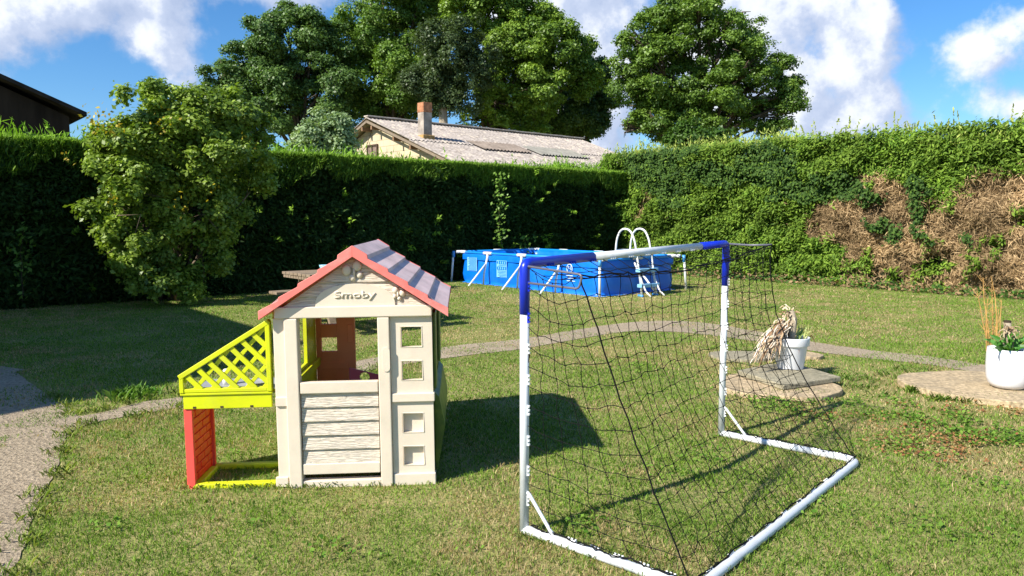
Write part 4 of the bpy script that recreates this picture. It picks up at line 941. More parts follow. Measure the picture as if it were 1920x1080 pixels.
for k in range(2): cord([lift+bl+GW*f_-gd*.012+z_*(.026+.006*math.sin(f_*40+k)) for f_ in np.linspace(.0, 1, 26)], .003)
for k in range(2): cord([lift+GW+bl*f_+z_*(.026+.006*math.sin(f_*30+k)) for f_ in np.linspace(.05, .98, 20)], .003)
netm.build('net', M['black'], goal)

# ------------------------------------------------------------------ above-ground pool
PN = G(1124, 558); PLc = G(852, 528); PR = G(1271, 542)
pa = unit(PLc-PN); pb = np.array([-pa[1], pa[0], 0]);
if pb@(PR-PN) < 0: pb = -pb
LA = float((PLc-PN)@pa); LBp = float((PR-PN)@pb); ZP = float(D(1124, 488, PN[1])[2])
pool = empty('swimming_pool', tuple(PN), math.atan2(pa[1], pa[0]), 'blue rectangular frame pool with white legs and struts, standing before the corner of the hedges', 'pool')
sg = -1 if np.cross(pa, pb)[2] < 0 else 1      # local: x along long side, y = sg * across
def rrect(x0, x1, y0, y1, r, n=6):
    out = []
    for cx, cy, a0 in ((x1-r, y1-r, 0), (x0+r, y1-r, 90), (x0+r, y0+r, 180), (x1-r, y0+r, 270)):
        for k in range(n+1): a = R(a0+90*k/n); out.append((cx+r*math.cos(a), cy+r*math.sin(a)))
    return out
def densify(pts, step=.25):
    out = []
    for i in range(len(pts)):
        a = pts[i]; b = pts[(i+1) % len(pts)]; L = math.dist(a, b); n = max(1, int(L/step))
        out += [(a[0]+(b[0]-a[0])*k/n, a[1]+(b[1]-a[1])*k/n) for k in range(n)]
    return out
ins = .15; base = densify(rrect(ins, LA-ins, ins, LBp-ins, .16)); cx, cy = LA/2, LBp/2; vs = []; fs = []; n = len(base)
rows = [(-.10, .0), (-.02, .02), (.035, .08), (.05, .2), (.045, .35), (.03, .5), (.008, .64), (-.012, ZP-.04), (-.02, ZP-.01), (-.045, ZP-.005), (-.06, ZP-.05), (-.06, ZP-.16)]
for off, z in rows:
    for (x, y) in base:
        dx, dy = x-cx, y-cy; ex = (LA/2-ins); ey = (LBp/2-ins); nx = max(0, abs(dx)-(ex-.35))/.35; ny = max(0, abs(dy)-(ey-.35))/.35
        bul = off*(.45+1.0*abs(math.sin(math.pi*x/(LA/4)))*(1 if ny > 0 else 0)+(.7 if ny <= 0 else 0)+.2*math.sin(x*9+z*7)) if off > 0 else off
        vs.append((x+math.copysign(bul*min(1, nx*1.2), dx), sg*(y+math.copysign(bul*min(1, ny*1.2), dy)), z))
for i in range(len(rows)-1):
    for k in range(n): fs.append((i*n+k, i*n+(k+1) % n, (i+1)*n+(k+1) % n, (i+1)*n+k))
liner = MB().add(vs, fs).build('liner', M['liner'], pool, smooth=True)
WT = mat('pool water', (.02, .16, .30), .04, .6, .1, 3, .25, 5)
MB().add([(x+(.06 if x < cx else -.06), sg*(y+(.06 if y < cy else -.06)), ZP-.14) for x, y in base], [tuple(range(n))]).build('water', WT, pool)
def PT(x, y, z): return (x, sg*y, z)
SLV = mat('blue rail sleeve', (.01, .26, .80), .35, .5, .04, 6)
rr = .028; e0 = .10
for p, q in ((PT(0, e0, ZP), PT(LA, e0, ZP)), (PT(0, LBp-e0, ZP), PT(LA, LBp-e0, ZP)), (PT(e0, 0, ZP), PT(e0, LBp, ZP)), (PT(LA-e0, 0, ZP), PT(LA-e0, LBp, ZP))):
    MB().tube([p, q], rr, 10).build('top_rail', SLV, pool, smooth=True)
JW = M['whitep']
for (x, y) in ((0, 0), (LA, 0), (0, LBp), (LA, LBp)):
    ox = -.02 if x == 0 else .02; oy = -.02 if y == 0 else .02
    lg = MB().tube([PT(x+ox*.5, y+oy*.5, ZP+.01), PT(x+ox*2.5, y+oy*2.5, 0)], .024, 10).build('leg', M['polewhite'], pool, smooth=True)
    MB().tube([PT(x+ox*.6, y+oy*.6, ZP-.12), PT(x+ox*.4, y+oy*.4, ZP+.02)], .034, 10).build('leg_cap', M['poolblue'], lg, smooth=True)
    sx_ = 1 if x == 0 else -1; sy_ = 1 if y == 0 else -1
    MB().tube(rnd([PT(x+sx_*.34, y+sy_*.10, ZP+.004), PT(x+sx_*.03, y+sy_*.10, ZP+.004)], .01) if False else [PT(x, y+sy_*.1, ZP+.004), PT(x+sx_*.30, y+sy_*.1, ZP+.004)], .033, 10).build('corner_joint', JW, pool, smooth=True)
    MB().tube([PT(x+sx_*.1, y, ZP+.004), PT(x+sx_*.1, y+sy_*.28, ZP+.004)], .033, 10).build('corner_joint', JW, pool, smooth=True)
def sideleg(x, y, ox, oy):
    lg = MB().tube([PT(x, y, ZP-.05), PT(x+ox*.10, y+oy*.10, .25), PT(x+ox*.12, y+oy*.12, 0)], .022, 10).build('side_leg', M['polewhite'], pool, smooth=True)
    MB().tube([PT(x+ox*.05, y+oy*.05, .46), PT(x+ox*.52, y+oy*.52, .0)], .02, 8).build('strut', M['polewhite'], lg, smooth=True)
    ax_ = (1, 0) if oy else (0, 1)
    MB().tube([PT(x-ax_[0]*.13, y-ax_[1]*.13, ZP+.004), PT(x+ax_[0]*.13, y+ax_[1]*.13, ZP+.004)], .034, 10).tube([PT(x, y, ZP), PT(x, y, ZP-.13)], .03, 10).build('clamp', JW, lg, smooth=True)
for f_ in (.25, .5, .75): sideleg(LA*f_, .08, 0, -1); sideleg(LA*f_, LBp-.08, 0, 1)
sideleg(.08, LBp*.46, -1, 0); sideleg(LA-.08, LBp*.5, 1, 0)
# prints on the long side
PM = Matrix.LocRotScale(Vector(PN), pool.rotation_euler, None); PMi = np.array(PM.inverted())
def pl(px, py):
    P = PN+pb*(ins-.05); q = PL(px, py, P, pb); l = PMi@np.append(q, 1); return l[0], l[2]
yy = -0.0
def patch(x0, y0, x1, y1, lines, holes):
    a = pl(x0, y1); b = pl(x1, y0); xl, xr = min(a[0], b[0]), max(a[0], b[0]); zl, zr = a[1], b[1]; yf = sg*(ins-.078)
    pt = MB().box(xl, xr, min(yf, yf+sg*.002), max(yf, yf+sg*.002), zl, zr).build('warning_label', M['linerlight'], pool)
    mb = MB()
    for k in range(lines):
        z = zl+(zr-zl)*(k+.5)/lines
        if k in holes:
            m_ = 5
            for j in range(m_): xx = xl+(xr-xl)*(j+.2)/m_; mb.box(xx, xx+(xr-xl)/m_*.55, yf-sg*.0025-.0006, yf-sg*.0025+.0006, z-.025, z+.025)
        else: mb.box(xl+.02, xr-.02*(1+4*random.random()), yf-sg*.0025-.0006, yf-sg*.0025+.0006, z-.006, z+.006)
    mb.build('print', M['liner'], pt)
patch(878, 483, 896, 507, 12, ()); patch(933, 489, 952, 519, 12, (6, 10))
yf = sg*(ins-.080); WP = mat('white print', (.62, .74, .86), .5)
t0 = pl(986, 500.5); t1 = pl(1016, 494.5); rot = (math.pi/2, 0, math.pi if sg < 0 else 0)
if True:
    wdt = abs(t1[0]-t0[0]); tcx = (t0[0]+t1[0])/2
    # the outside of this wall faces local y = -sg
    text('lettering', 'INTEX', wdt, t1[1]-t0[1], WP, pool, (tcx, yf, t0[1]), (math.pi/2, 0, 0 if sg > 0 else math.pi), .002, off=.02)
lc = pl(1070, 503.5); a1_ = abs(pl(1064.5, 503)[0]-pl(1075.5, 503)[0])/2; hz_ = .085
ring = [(lc[0]+a1_*.9*math.cos(t), yf, lc[1]+hz_*math.sin(t)) for t in np.linspace(0, 2*math.pi, 28)]
mb = MB().tube(ring, .009, 5, cap=False); mb.tube([(lc[0]-a1_*.5, yf, lc[1]-.03), (lc[0]-a1_*.3, yf, lc[1]+.04), (lc[0], yf, lc[1]-.02), (lc[0]+a1_*.4, yf, lc[1]+.045)], .008, 5)
for k in range(3): mb.box(lc[0]-a1_*(1.1+.4*k), lc[0]+a1_*(1.1-.1*k), yf-.001, yf+.001, lc[1]-.14-.05*k, lc[1]-.128-.05*k)
mb.build('logo', WP, pool)

# ------------------------------------------------------------------ pool ladder
ps = PN+pb*((G(1224, 556)-PN)@pb)     # under the ladder on the short side
lad = empty('pool_ladder', tuple(ps), math.atan2(pa[1], pa[0]), 'white tubular ladder with light blue steps straddling the short side of the pool', 'ladder')
# local x: into the pool (+) / outwards (-), local y along the short side
HW_ = .205; TOPZ = 1.15
for s_ in (-1, 1):
    y = s_*HW_
    MB().tube(rnd([(-.42, y, .02), (-.30, y, ZP), (-.22, y, TOPZ-.10), (-.10, y, TOPZ+.09), (.12, y, TOPZ+.09), (.22, y, TOPZ-.1), (.26, y, ZP-.1), (.36, y, -.0)], .11, 6), .019, 10).build('rail', M['polewhite'], lad, smooth=True)
    MB().tube(rnd([(-.22, y*.95, ZP-.06), (-.50, y*.95, .10), (-.62, y*.95, .015)], .05), .016, 8).build('stay', M['polewhite'], lad, smooth=True)
    MB().tube([(-.45, y, .012), (-.33, y, .02)], .024, 8).build('foot', M['poolblue'], lad, smooth=True)
STEPM = mat('pale blue tread', (.22, .48, .74), .4)
for z, x in ((.17, -.395), (.45, -.352)):
    MB().box(x-.06, x+.05, -HW_-.06, HW_+.06, z, z+.065).build('step', STEPM, lad, bevel=.01)
    MB().box(.28, .38, -HW_-.03, HW_+.03, z, z+.045).build('step', STEPM, lad, bevel=.01)
MB().box(-.30, .28, -HW_-.05, HW_+.05, ZP+.045, ZP+.085).build('platform', M['poolblue'], lad, bevel=.012)
MB().tube([(-.24, -HW_, ZP+.16), (-.24, HW_, ZP+.16)], .014, 8).tube([(.24, -HW_, ZP+.16), (.24, HW_, ZP+.16)], .014, 8).build('crosspiece', M['polewhite'], lad, smooth=True)

# ------------------------------------------------------------------ picnic table
TO = D(528, 509.5, 9.75); tdir = E1; pd = E2
pt = empty('picnic_table', (TO[0], TO[1], 0), math.atan2(E1[1], E1[0]), 'weathered wooden picnic table with attached bench, partly hidden behind the playhouse roof', 'picnic table')
# local x along the length, local -y towards the camera side
TW = .84; TLn = 1.62; TZ = .745
mb = MB(); nb = 7; wv_ = TW/nb
for k in range(nb): mb.box(random.uniform(-.004, .004), TLn, -(k+1)*wv_+.006, -k*wv_-.006, TZ-.034, TZ+random.uniform(-.002, .002))
mb.build('table_top', M['wood'], pt, bevel=.004)
mb = MB()
for k in range(10): mb.box(.01, .05, -.02-(k+1)*.078, -.035-k*.078+.005, TZ-.075, TZ-.036)
mb.build('end_cleat', M['wood'], pt, bevel=.003)
for side_ in (0, 1):
    y0 = -TW-.16 if side_ == 0 else .16+.26
    mb = MB()
    for k in range(2): mb.box(-.01, TLn, y0-.26+k*.135, y0-.26+k*.135+.125, .42, .455)
    mb.build('bench', M['wood'], pt, bevel=.004)
for x in (.22, TLn-.28):
    mb = MB(); mb.beam((x, -.18, TZ-.04), (x, .22, 0), .045, .09, up=(1, 0, 0)); mb.beam((x, -TW+.18, TZ-.04), (x, -TW-.22, 0), .045, .09, up=(1, 0, 0))
    mb.beam((x+.05, .42, .395), (x+.05, -TW-.42, .395), .045, .09); mb.beam((x+.05, -.04, TZ-.08), (x+.05, -TW+.04, TZ-.08), .045, .08)
    mb.build('leg_frame', M['wood'], pt, bevel=.004)
cupP = D(607, 502, 9.75+.35); cupl = empty('plastic_bowl', (cupP[0], cupP[1], TZ+.0025), .5, 'small pale blue plastic bowl lying on the picnic table', 'bowl')
MB().lathe([(0, 0), (.035, 0), (.05, .02), (.062, .06), (.059, .06), (.046, .022), (.03, .006), (0, .006)], 20).build('bowl', mat('pale blue plastic', (.30, .60, .72), .4), cupl, smooth=True)

# ------------------------------------------------------------------ stone slabs and pots
def slab_(name, label, pxs, z0, h, mtl, cat, bump=.012, n=1):
    c = np.mean([G(*p, z0+h) for p in pxs], axis=0); c[2] = z0; o = empty(name, tuple(c), 0, label, cat) if False else None
    pts = [(G(*p, z0+h)-c)[:2] for p in pxs]; pts = densify([tuple(p) for p in pts], .06)
    pts = [(x*(1+random.uniform(-bump, bump)), y*(1+random.uniform(-bump, bump))) for x, y in pts]
    ob = MB().prism(pts, 'z', 0, h).build(name, mtl, None, bevel=.008); ob.location = c; tag(ob, label, cat); SOLID.append([(p[0]+c[0], p[1]+c[1]) for p in pts]); return ob
def ellpx(cx, cy, rx, ry, n=28): return [(cx+rx*math.cos(t), cy-ry*math.sin(t)) for t in np.linspace(0, 2*math.pi, n, endpoint=False)]
def disc(label, c, r, h, mtl, z0=0., cat='stone slab', sq=1.):
    pts = [(r*math.cos(t)*(1+random.uniform(-.02, .02)+.05*math.sin(3*t+r*20)+.03*math.sin(5*t+2)), r*sq*math.sin(t)*(1+random.uniform(-.02, .02)+.05*math.sin(3*t+r*20)+.03*math.sin(5*t+2))) for t in np.linspace(0, 2*math.pi, 48, endpoint=False)]
    ob = MB().prism(pts, 'z', 0, h).build('stone_slab', mtl, None, bevel=.01); ob.location = (c[0], c[1], z0); tag(ob, label, cat); SOLID.append([(p[0]+c[0], p[1]+c[1]) for p in pts]); return ob
c = G(1458, 714, .07); disc('round ochre stone slab lying under the square flagstone and rimmed white pot', c, .48, .045, M['stone'])
sq = slab_('flagstone', 'square grey-green flagstone on the round slab, carrying the rimmed white pot', [(1383, 694), (1470, 722), (1576, 706), (1500, 684), (1440, 682)], .047, .045, M['slab'], 'flagstone')
c = G(1510, 661, .05); disc('small round ochre stone half hidden behind the rimmed white pot', c, .17, .035, M['stone'])
c = G(1395, 662, .05); disc('flat stone beside the path, seen through the net behind the goal', c, .36, .03, M['slab'], sq=.7)
c = G(1842, 719, .06); disc('large round ochre stone slab under the rounded white pot', (c[0], c[1]), .60, .05, M['stone'])
# rimmed pot
pz = .0925; pc = G(1481, 694, pz); Yp = pc[1]+.11; pc = D(1481, 694, Yp); sc1 = Yp/F
pot = empty('plant_pot', (pc[0], pc[1], pz), 0, 'tapered white pot with a thick rim, standing on the square flagstone', 'plant pot')
rt = 33.5*sc1; rb_ = 24*sc1; hp1 = 60*sc1; rimh = 15.5*sc1
MB().lathe([(0, 0), (rb_, 0), (rt*.90, hp1-rimh), (rt, hp1-rimh), (rt*1.02, hp1-.004), (rt*.99, hp1), (rt*.93, hp1-.004), (rt*.88, hp1-.04), (0, hp1-.04)], 48).build('body', M['glaze'], pot, smooth=False, bevel=.003)
for p_ in pot.children: p_.data.polygons.foreach_set('use_smooth', [True]*len(p_.data.polygons))
MB().lathe([(0, .0), (rt*.9, .0)], 24, (0, 0, hp1-.035)).build('soil', M['soil'], pot)
def strips(name, arr, mtl, parent):
    """long leaves: list of (points, width, colour) -> folded ribbon blades with thickness"""
    V = []; C = []
    for pts, wd, c in arr:
        pts = [np.array(p, float) for p in pts]; m = len(pts); up0 = rng.normal(size=3)*.3+np.array([-.3, -.6, .6])
        prev = None
        for i in range(m):
            d = unit(pts[min(i+1, m-1)]-pts[max(i-1, 0)]); sd_ = unit(np.cross(d, up0)); t = i/(m-1)
            w_ = wd*(.55+.9*t if t < .35 else 1.0-((t-.35)/.65)**1.6*.93)/2
            nrm_ = np.cross(sd_, d); row = (pts[i]-sd_*w_, pts[i]-nrm_*w_*.35, pts[i]+sd_*w_)
            if prev is not None:
                for k in range(2): V.append([prev[k], prev[k+1], row[k+1], row[k]]); C.append(np.array(c)*random.uniform(.9, 1.1))
            prev = row
    return quads(name, np.array(V), np.array(C), mtl, parent)
def arc(b, tip, lift, n=7, jit=.008):
    b = np.array(b, float); tip = np.array(tip, float)
    return [b*(1-t)+tip*t+np.array([0, 0, lift*4*t*(1-t)])+rng.normal(size=3)*jit*(0 < t < 1) for t in np.linspace(0, 1, n)]
def loc(px, py, dy, P): return D(px, py, P[1]+dy)-np.array([P[0], P[1], P[2] if len(P) > 2 else 0])
# dead drooping yucca in the rimmed pot
PP = np.array([pc[0], pc[1], pz+hp1-.035])
yu = empty('dead_yucca', tuple(PP), 0, 'dead yucca with bleached drooping leaves hanging over the rimmed white pot', 'plant')
top = loc(1484, 583, -.02, PP); mid = loc(1470, 612, -.05, PP)
pts = [np.array([0, 0, -.02]), loc(1485, 625, -.02, PP), loc(1487, 600, -.02, PP), top]
MB().tube(pts, [.028, .034, .036, .022], 9).build('trunk', M['paleb'], yu, smooth=True)
arr = []
for k in range(85):
    s_ = loc(random.uniform(1458, 1484), random.uniform(596, 622), random.uniform(-.1, .04), PP); 
    tpx = random.uniform(1392, 1466); tpy = random.uniform(655, 700)
    e = loc(tpx, tpy, random.uniform(-.35, .05), PP); e = s_+(e-s_)*random.uniform(.6, 1.); 
    if PP[2]+e[2] < .05: e[2] = .05-PP[2]+random.uniform(0, .03)
    cc_ = random.choice(((.62, .52, .40), (.70, .62, .50), (.42, .30, .19), (.30, .18, .10), (.66, .50, .28), (.74, .70, .64))); arr.append((arc(s_, e, random.uniform(.0, .05)), random.uniform(.009, .022), cc_))
for k in range(46):
    s_ = loc(random.uniform(1466, 1490), random.uniform(578, 620), random.uniform(-.05, .03), PP); e = s_+np.array([random.uniform(-.07, .05), random.uniform(-.06, .04), random.uniform(-.09, .05)])
    arr.append((arc(s_, e, .012, 5), random.uniform(.012, .024), random.choice(((.50, .38, .24), (.34, .22, .13), (.64, .54, .40)))))
strips('dead_leaves', arr, DRY, yu)
arr = []
for k in range(9):
    s_ = loc(random.uniform(1486, 1500), 640, random.uniform(-.05, .06), PP); e = loc(random.uniform(1488, 1524), random.uniform(604, 628), random.uniform(-.1, .1), PP); arr.append((arc(s_, e, .02), .016, random.choice(((.26, .36, .10), (.42, .46, .16), (.17, .30, .07)))))
for px_, py_ in ((1513, 606), (1517, 608), (1523, 612), (1508, 618), (1519, 622)): arr.append((arc(loc(1508, 640, 0, PP), loc(px_, py_, -.03, PP), .01), .010, (.55, .58, .24)))
arr.append((arc(loc(1515, 636, 0, PP), loc(1530, 650, -.05, PP), .06), .018, (.20, .10, .05))); arr.append((arc(loc(1510, 638, -.05, PP), loc(1498, 665, -.16, PP), .04), .010, (.25, .07, .04)))
strips('green_leaves', arr, LEAF, yu)
# rounded pot at the right
qz = .0505; qc = G(1889, 734, qz); Yq = qc[1]+.14; qc = D(1889, 731, Yq); s2 = Yq/F
pot2 = empty('plant_pot', (qc[0], qc[1], qz), 0, 'rounded glossy white pot without a rim, on the large round slab at the right edge', 'plant pot')
r2 = 38*s2; h2 = 76*s2
prof = [(0, 0), (r2*.55, 0), (r2*.74, h2*.04), (r2*.88, h2*.13), (r2*.96, h2*.27), (r2*1.0, h2*.5), (r2*1.0, h2*.8), (r2*.97, h2), (r2*.93, h2), (r2*.93, h2*.88), (0, h2*.88)]
MB().lathe(prof, 56).build('body', M['glaze'], pot2, smooth=True)
MB().lathe([(0, 0), (r2*.94, 0)], 24, (0, 0, h2*.90)).build('soil', M['soil'], pot2)
QP = np.array([qc[0], qc[1], qz+h2*.9])
ag = empty('agave_plant', tuple(QP), 0, 'spiky green plant around a sawn weathered trunk in the rounded white pot', 'plant')
MB().tube([loc(1888, 662, .02, QP), loc(1889, 630, .02, QP), loc(1889, 604, .02, QP)], [.034, .03, .027], 10).build('trunk', M['paleb'], ag, smooth=True)
MB().tube([loc(1889, 604.2, .02, QP), loc(1889, 601, .02, QP)], [.029, .027], 10).build('cut_end', M['timber'], ag)
arr = []
for px_, py_, dy in ((1844, 636, 0), (1856, 628, .1), (1868, 640, -.1), (1880, 628, -.12), (1884, 632, .1), (1896, 622, -.1), (1902, 640, -.1), (1920, 634, 0), (1932, 628, .05), (1910, 625, .1), (1862, 655, -.18), (1905, 655, -.18), (1872, 632, .12), (1938, 650, -.05), (1886, 648, -.2)):
    arr.append((arc(loc(1888, 664, 0, QP), loc(px_, py_, dy, QP), .03), .048, random.choice(((.06, .20, .025), (.09, .26, .035), (.12, .30, .06)))))
strips('leaves', arr, LEAF, ag)
arr = []
for k in range(26):
    s_ = loc(random.uniform(1882, 1897), random.uniform(612, 626), random.uniform(-.05, .03), QP); e = s_+np.array([random.uniform(-.05, .07), random.uniform(-.06, .04), random.uniform(-.16, .0)])
    arr.append((arc(s_, e, .02, 5), random.uniform(.010, .02), random.choice(((.36, .26, .16), (.52, .42, .28), (.20, .13, .08)))))
strips('dead_leaves', arr, DRY, ag)
# dry branching stalks behind the pot
sb = G(1862, 686); stk = empty('dry_stalks', tuple(sb), 0, 'thin dry orange stalks growing behind the rounded white pot', 'plant')
mb = MB(); mb2 = MB(); SK = mat('dry orange stalk', (.52, .30, .10), .8, .2, .15, 6)
for tx, ty in ((1832, 545), (1843, 520), (1858, 518), (1860, 540), (1878, 562), (1872, 580), (1846, 600), (1852, 560)):
    e = D(tx, ty, sb[1]+random.uniform(-.15, .15))-sb; b0 = np.array([random.uniform(-.04, .04), random.uniform(-.03, .03), 0]); m_ = b0*.5+e*.5+rng.normal(size=3)*.02
    mb.tube([b0, (b0+m_)/2+rng.normal(size=3)*.008, m_, (m_+e)/2+rng.normal(size=3)*.01, e], [.006, .0055, .0048, .0036, .002], 5)
    for q in range(18):
        o_ = b0+(e-b0)*random.uniform(.25, .98)+rng.normal(size=3)*.006; mb2.tube([o_, o_+np.array([random.uniform(-.06, .06), random.uniform(-.04, .04), random.uniform(.02, .09)])], [.002, .0009], 3)
mb.build('stem', SK, stk); mb2.build('twig', SK, stk)

# ------------------------------------------------------------------ lawn grass and weeds
SOLID.append([tuple((PN+pa*x+pb*y)[:2]) for x, y in ((.2, .2), (LA-.2, .2), (LA-.2, LBp-.2), (.2, LBp-.2))])
def hpoly(x0, x1, y0, y1):
    return [tuple((HO+HM@np.array([x, y, 0]))[:2]) for x, y in ((x0, y0), (x1, y0), (x1, y1), (x0, y1))]
SOLID += [hpoly(KL, 0, -.01, .045), hpoly(KL, 0, KD-.055, KD), hpoly(KL, KL+.075, 0, KD), hpoly(0, W, -.02, .04)]
for a_, b_ in ((GA, GA+bl), (GB, GB+bl), (GA+bl, GB+bl)):
    u_ = unit(b_-a_); v_ = np.array([u_[1], -u_[0], 0])*.024; SOLID.append([tuple(q_[:2]) for q_ in (a_-v_, b_-v_, b_+v_, a_+v_)])
def on_lawn(x, y, jit=.10):
    jx = x+(vnoise(x, y, .12, 40)-.5)*jit*2+rng.normal(size=len(x))*jit*.35; jy = y+(vnoise(x, y, .12, 41)-.5)*jit*2+rng.normal(size=len(x))*jit*.35
    ok = ~inpoly(jx, jy, pathpoly) | inpoly(jx, jy, wedge) | ((rng.random(len(x)) < .5) & (fbm(x, y, .5, 90) > .47) & (y > 5))
    for s in SOLID: ok &= ~inpoly(x, y, s)
    d1_ = (x-CORNER[0])*E2[1]*-1+(y-CORNER[1])*E2[0]     # rough limits of the hedged garden
    P = np.stack([x-CORNER[0], y-CORNER[1]], 1); ok &= (P@(-E2[:2]) < .25)
    ok &= (P@E1[:2]) < .2
    return ok
def grass(name, dens, y0, y1, hmin, hmax, wd, label=None):
    x, y = scatter(dens, y0, y1)
    k = on_lawn(x, y); dr = dryness(x, y); clump_ = fbm(x, y, .09, 50)
    k &= rng.random(len(x)) > dr*.25; k &= rng.random(len(x)) < .35+1.1*clump_
    x = x[k]; y = y[k]; dr = dr[k]; cl = clump_[k]; n = len(x); u = rng.random(n)
    h = (hmin+(hmax-hmin)*u**1.6)*(.65+.8*fbm(x, y, .45, 51))*(1-.35*dr)
    a = rng.random(n)*2*math.pi; lean = (.25+.75*rng.random(n))*h; b = a+rng.normal(size=n)*.6
    P0_ = np.stack([x, y, np.zeros(n)], 1); sdv = np.stack([np.cos(a+1.57), np.sin(a+1.57), np.zeros(n)], 1)*(wd*(.6+.8*rng.random(n)))[:, None]/2
    T = P0_+np.stack([np.cos(b)*lean, np.sin(b)*lean, h], 1); Mi = P0_+np.stack([np.cos(b)*lean*.35, np.sin(b)*lean*.35, h*.62], 1)
    V = np.stack([P0_-sdv, P0_+sdv, Mi+sdv*.7, T, Mi-sdv*.7], 1)
    patch_ = fbm(x, y, 1.3, 60); fine = fbm(x, y, .24, 61)
    strawp = np.clip(.18+2.2*(fine-.5)+1.7*(patch_-.5)+dr*1.0, .02, .95); st = rng.random(n) < strawp*.75
    t = rng.random(n)[:, None]; gcol = np.array((.070, .165, .014))*(1-t)+np.array((.265, .405, .050))*t
    lush = np.clip((fbm(x, y, .8, 63)-.5)*3, -1, 1)[:, None]; gcol = gcol*(1-.10*lush)+np.array((-.03, .01, 0))*np.clip(lush, 0, 1)*.6
    scol = (np.array((.28, .205, .095))*(1-t)+np.array((.60, .47, .26))*t)*(1+.45*dr[:, None])
    C = np.where(st[:, None], scol, np.clip(gcol, .005, 1))
    return V, C
Vs, Cs = [], []
for d_, y0, y1, h0, h1, wd in ((17000, 2.0, 3.6, .005, .027, .0031), (10500, 3.6, 5.5, .005, .027, .0042), (5000, 5.5, 8.5, .006, .026, .006), (2600, 8.5, 13, .006, .026, .008), (1300, 13, 22, .008, .028, .011)):
    V, C = grass('g', d_, y0, y1, h0, h1, wd); Vs.append(V); Cs.append(C)
V = np.concatenate(Vs); C = np.concatenate(Cs)
print('grass blades', len(V))
go = quads('grass', V, C, GRASS, k=5); tag(go, 'short mown lawn grass, green with straw coloured flecks', 'grass', kind='stuff')
# taller tufts: along the path edges, against the posts, around slabs and hedge feet
def tufts(pts, n, spread, h, wd, cols, rnd_=.5):
    VV = []; CC = []
    for (px, py) in pts:
        c = G(px, py); m = n; x = c[0]+rng.normal(size=m)*spread; y = c[1]+rng.normal(size=m)*spread; ok = np.ones(m, bool); x = x[ok]; y = y[ok]; m = len(x)
        a = rng.random(m)*6.283; ln = h*(.3+.7*rng.random(m)); hh_ = h*(.4+.8*rng.random(m)); P0_ = np.stack([x, y, np.zeros(m)], 1)
        sdv = np.stack([np.cos(a+1.57), np.sin(a+1.57), np.zeros(m)], 1)*wd/2; di = np.stack([np.cos(a), np.sin(a), np.zeros(m)], 1)
        Mi = P0_+di*(ln*.4)[:, None]+np.array([0, 0, 1])*(hh_*.7)[:, None]; T = P0_+di*ln[:, None]+np.array([0, 0, 1])*hh_[:, None]
        VV.append(np.stack([P0_-sdv*.6, P0_+sdv*.6, Mi+sdv, T, Mi-sdv], 1)); t = rng.random((m, 1)); CC.append(np.array(cols[0])*(1-t)+np.array(cols[1])*t)
    return np.concatenate(VV), np.concatenate(CC)
T1 = tufts([(x+random.uniform(-6, 6), y+random.uniform(-4, 4)) for x, y in LOC[13:26] for _ in range(2)]+[(x+random.uniform(-14, 14), y-4+random.uniform(-3, 2)) for x, y in UPC[4:12] for _ in range(2)], 26, .045, .05, .005, ((.12, .22, .03), (.34, .38, .11)))
T2 = tufts([(395+random.uniform(-14, 14), 744) for _ in range(3)]+[(240, 745), (250, 742), (262, 744), (225, 748)], 60, .06, .085, .010, ((.07, .18, .03), (.20, .34, .07)))
T3 = tufts([(530+i*14+random.uniform(-5, 5), 914-i*.8) for i in range(22)]+[(350+i*20, 914) for i in range(9)]+[(985+i*17, 1003+i*5.0) for i in range(17)]+[(1340+i*28, 1100-i*24) for i in range(11)], 24, .03, .032, .004, ((.10, .20, .03), (.34, .38, .12)))
T4 = tufts([tuple(random.choice(((1600+random.uniform(-60, 60), 726+random.uniform(-24, 18)), (1700+random.uniform(-40, 40), 700+random.uniform(-10, 14))))) for _ in range(16)], 34, .06, .045, .006, ((.10, .22, .03), (.26, .34, .08)))
T5 = tufts([(1760+i*9+random.uniform(-5, 5), 752-abs(i-8)*.5+random.uniform(-4, 5)) for i in range(18)]+[(1400+i*9, 742+random.uniform(-3, 4)) for i in range(17)]+[(1715+random.uniform(-8, 8), 735) for i in range(4)], 30, .035, .05, .006, ((.10, .20, .02), (.30, .40, .07)))
V = np.concatenate([T1[0], T2[0], T3[0], T4[0], T5[0]]); C = np.concatenate([T1[1], T2[1], T3[1], T4[1], T5[1]])
to = quads('grass_tufts', V, C, GRASS, k=5); tag(to, 'longer grass tufts along the path edges, stones and goal rails', 'grass', kind='stuff')
# flat broad leaved weeds creeping in the lawn
def weeds(regs, sz, cols, dens):
    VV = []; CC = []
    for px, py, rx, ry, w_ in regs:
        c = G(px, py); e = G(px+rx, py); b = G(px, py-ry); f_ = G(px, py+ry); ax_ = abs(e[0]-c[0]); ay = abs(b[1]-f_[1])/2; n = int(ax_*ay*3.14*dens*w_)
        x = c[0]+rng.normal(size=n)*ax_*.55; y = c[1]+rng.normal(size=n)*ay*.55; k = (fbm(x, y, .16, 77) > .47) & on_lawn(x, y, .02); x = x[k]; y = y[k]; n = len(x)
        P = np.stack([x, y, .012+rng.random(n)*.035], 1); VV.append(leafquads(P, np.array([0, 0, 1.])+rng.normal(size=(n, 3))*.45, sz*(.6+.8*rng.random(n)), .7)); t = rng.random((n, 1))
        CC.append(np.array(cols[0])*(1-t)+np.array(cols[1])*t)
    return np.concatenate(VV), np.concatenate(CC)
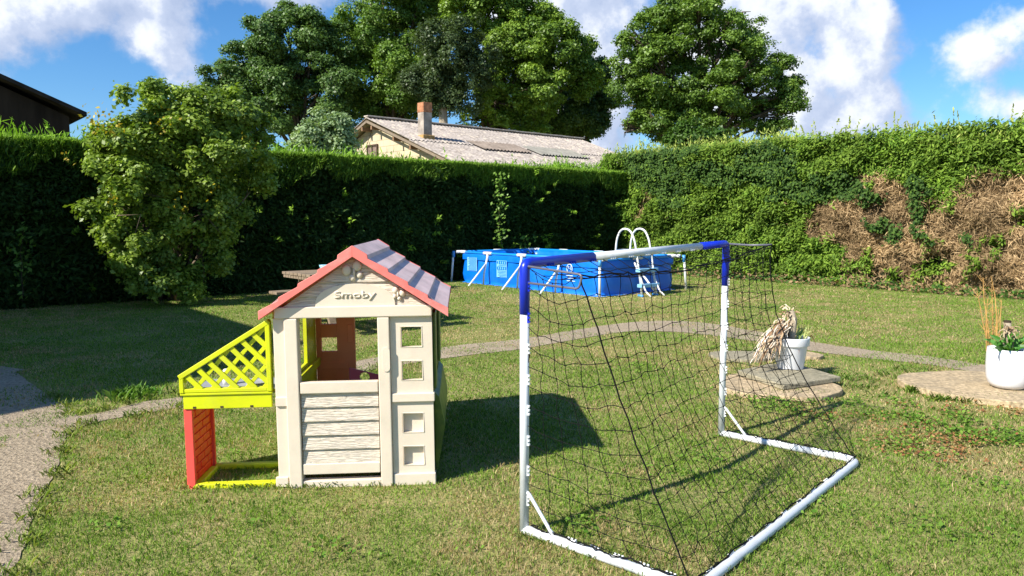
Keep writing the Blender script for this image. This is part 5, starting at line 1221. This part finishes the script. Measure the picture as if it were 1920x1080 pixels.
W1 = weeds([(1500, 765, 90, 26, 1), (1420, 745, 60, 20, .8), (1780, 800, 110, 36, 1.3), (1700, 770, 90, 24, 1.), (1880, 830, 80, 40, 1.2), (1620, 760, 60, 14, 1), (1700, 845, 70, 20, .8), (1850, 905, 70, 16, .5), (1330, 860, 70, 24, .5), (1260, 880, 50, 16, .6), (1090, 985, 70, 24, .7), (420, 860, 60, 16, .5), (460, 985, 60, 12, .4), (200, 990, 50, 14, .5), (1600, 960, 120, 30, .3), (1780, 1000, 90, 30, .5), (900, 1020, 90, 20, .35), (600, 1040, 120, 20, .4), (1200, 690, 60, 10, .4), (1110, 700, 40, 10, .3)], .024, ((.06, .15, .015), (.19, .31, .045)), 1900)
W2 = weeds([(1790, 835, 120, 44, 1), (1560, 775, 70, 16, .6), (1880, 780, 60, 20, .8), (1690, 850, 60, 20, .6), (1480, 728, 60, 14, .8), (1740, 770, 100, 16, .6)], .022, ((.24, .09, .04), (.40, .24, .10)), 1500)
V = np.concatenate([W1[0], W2[0]]); C = np.concatenate([W1[1], W2[1]])
wo_ = quads('weeds', V, C, IVY); tag(wo_, 'creeping broad-leaved weeds, green and reddish, in the lawn around the stones', 'weeds', kind='stuff')
# leafy rosette weed by the path
for px_, py_, lab, n_ in ((262, 738, 'leafy green weed on the grass strip beside the path, left of the lattice kitchen', 26), (1112, 706, 'low leafy weed patch seen through the goal net', 0)):
    if not n_: continue
    c = G(px_, py_); ob = empty('dock_weed', tuple(c), 0, lab, 'weed'); arr = []
    for k in range(n_):
        a = random.random()*6.28; l = random.uniform(.05, .11); s_ = np.array([random.uniform(-.14, .14), random.uniform(-.05, .05), 0]); arr.append((arc(s_, s_+np.array([math.cos(a)*l, math.sin(a)*l, random.uniform(.015, .045)]), .015), .024, random.choice(((.05, .15, .02), (.08, .22, .03)))))
    strips('leaves', arr, LEAF, ob)
# leaf litter and undergrowth at the hedge feet
s = rng.random(2600)*11; P = CORNER-E1*.45+np.outer(s, E2)+np.outer(rng.normal(size=2600)*.16, E1); P[:, 2] = .02+rng.random(2600)**2*.16
hv = leafquads(P, np.array([0, -.3, 1.])+rng.normal(size=(2600, 3))*.5, .06+.05*rng.random(2600), .6); hc_ = np.where(rng.random((2600, 1)) < .45, np.array((.28, .19, .10)), np.array((.07, .15, .03)))*(.6+.7*rng.random((2600, 1)))
uo = quads('undergrowth', hv, hc_, IVY); tag(uo, 'low undergrowth and litter at the foot of the sunlit right hedge', 'undergrowth', kind='stuff')

# same kinds share a group
kinds = {}
for o in col.objects:
    if o.parent is None and o.get('category'): kinds.setdefault(o.name.split('.')[0], []).append(o)
for k, v in kinds.items():
    if len(v) > 1:
        for o in v: o['group'] = {'oak_tree': 'oaks of the tree row', 'thuja_hedge': 'thuja hedges round the garden', 'stone_slab': 'stone slabs in the lawn', 'plant_pot': 'white plant pots', 'climbing_vine': 'vines on the dark hedge'}.get(k, k.replace('_', ' ')+'s')
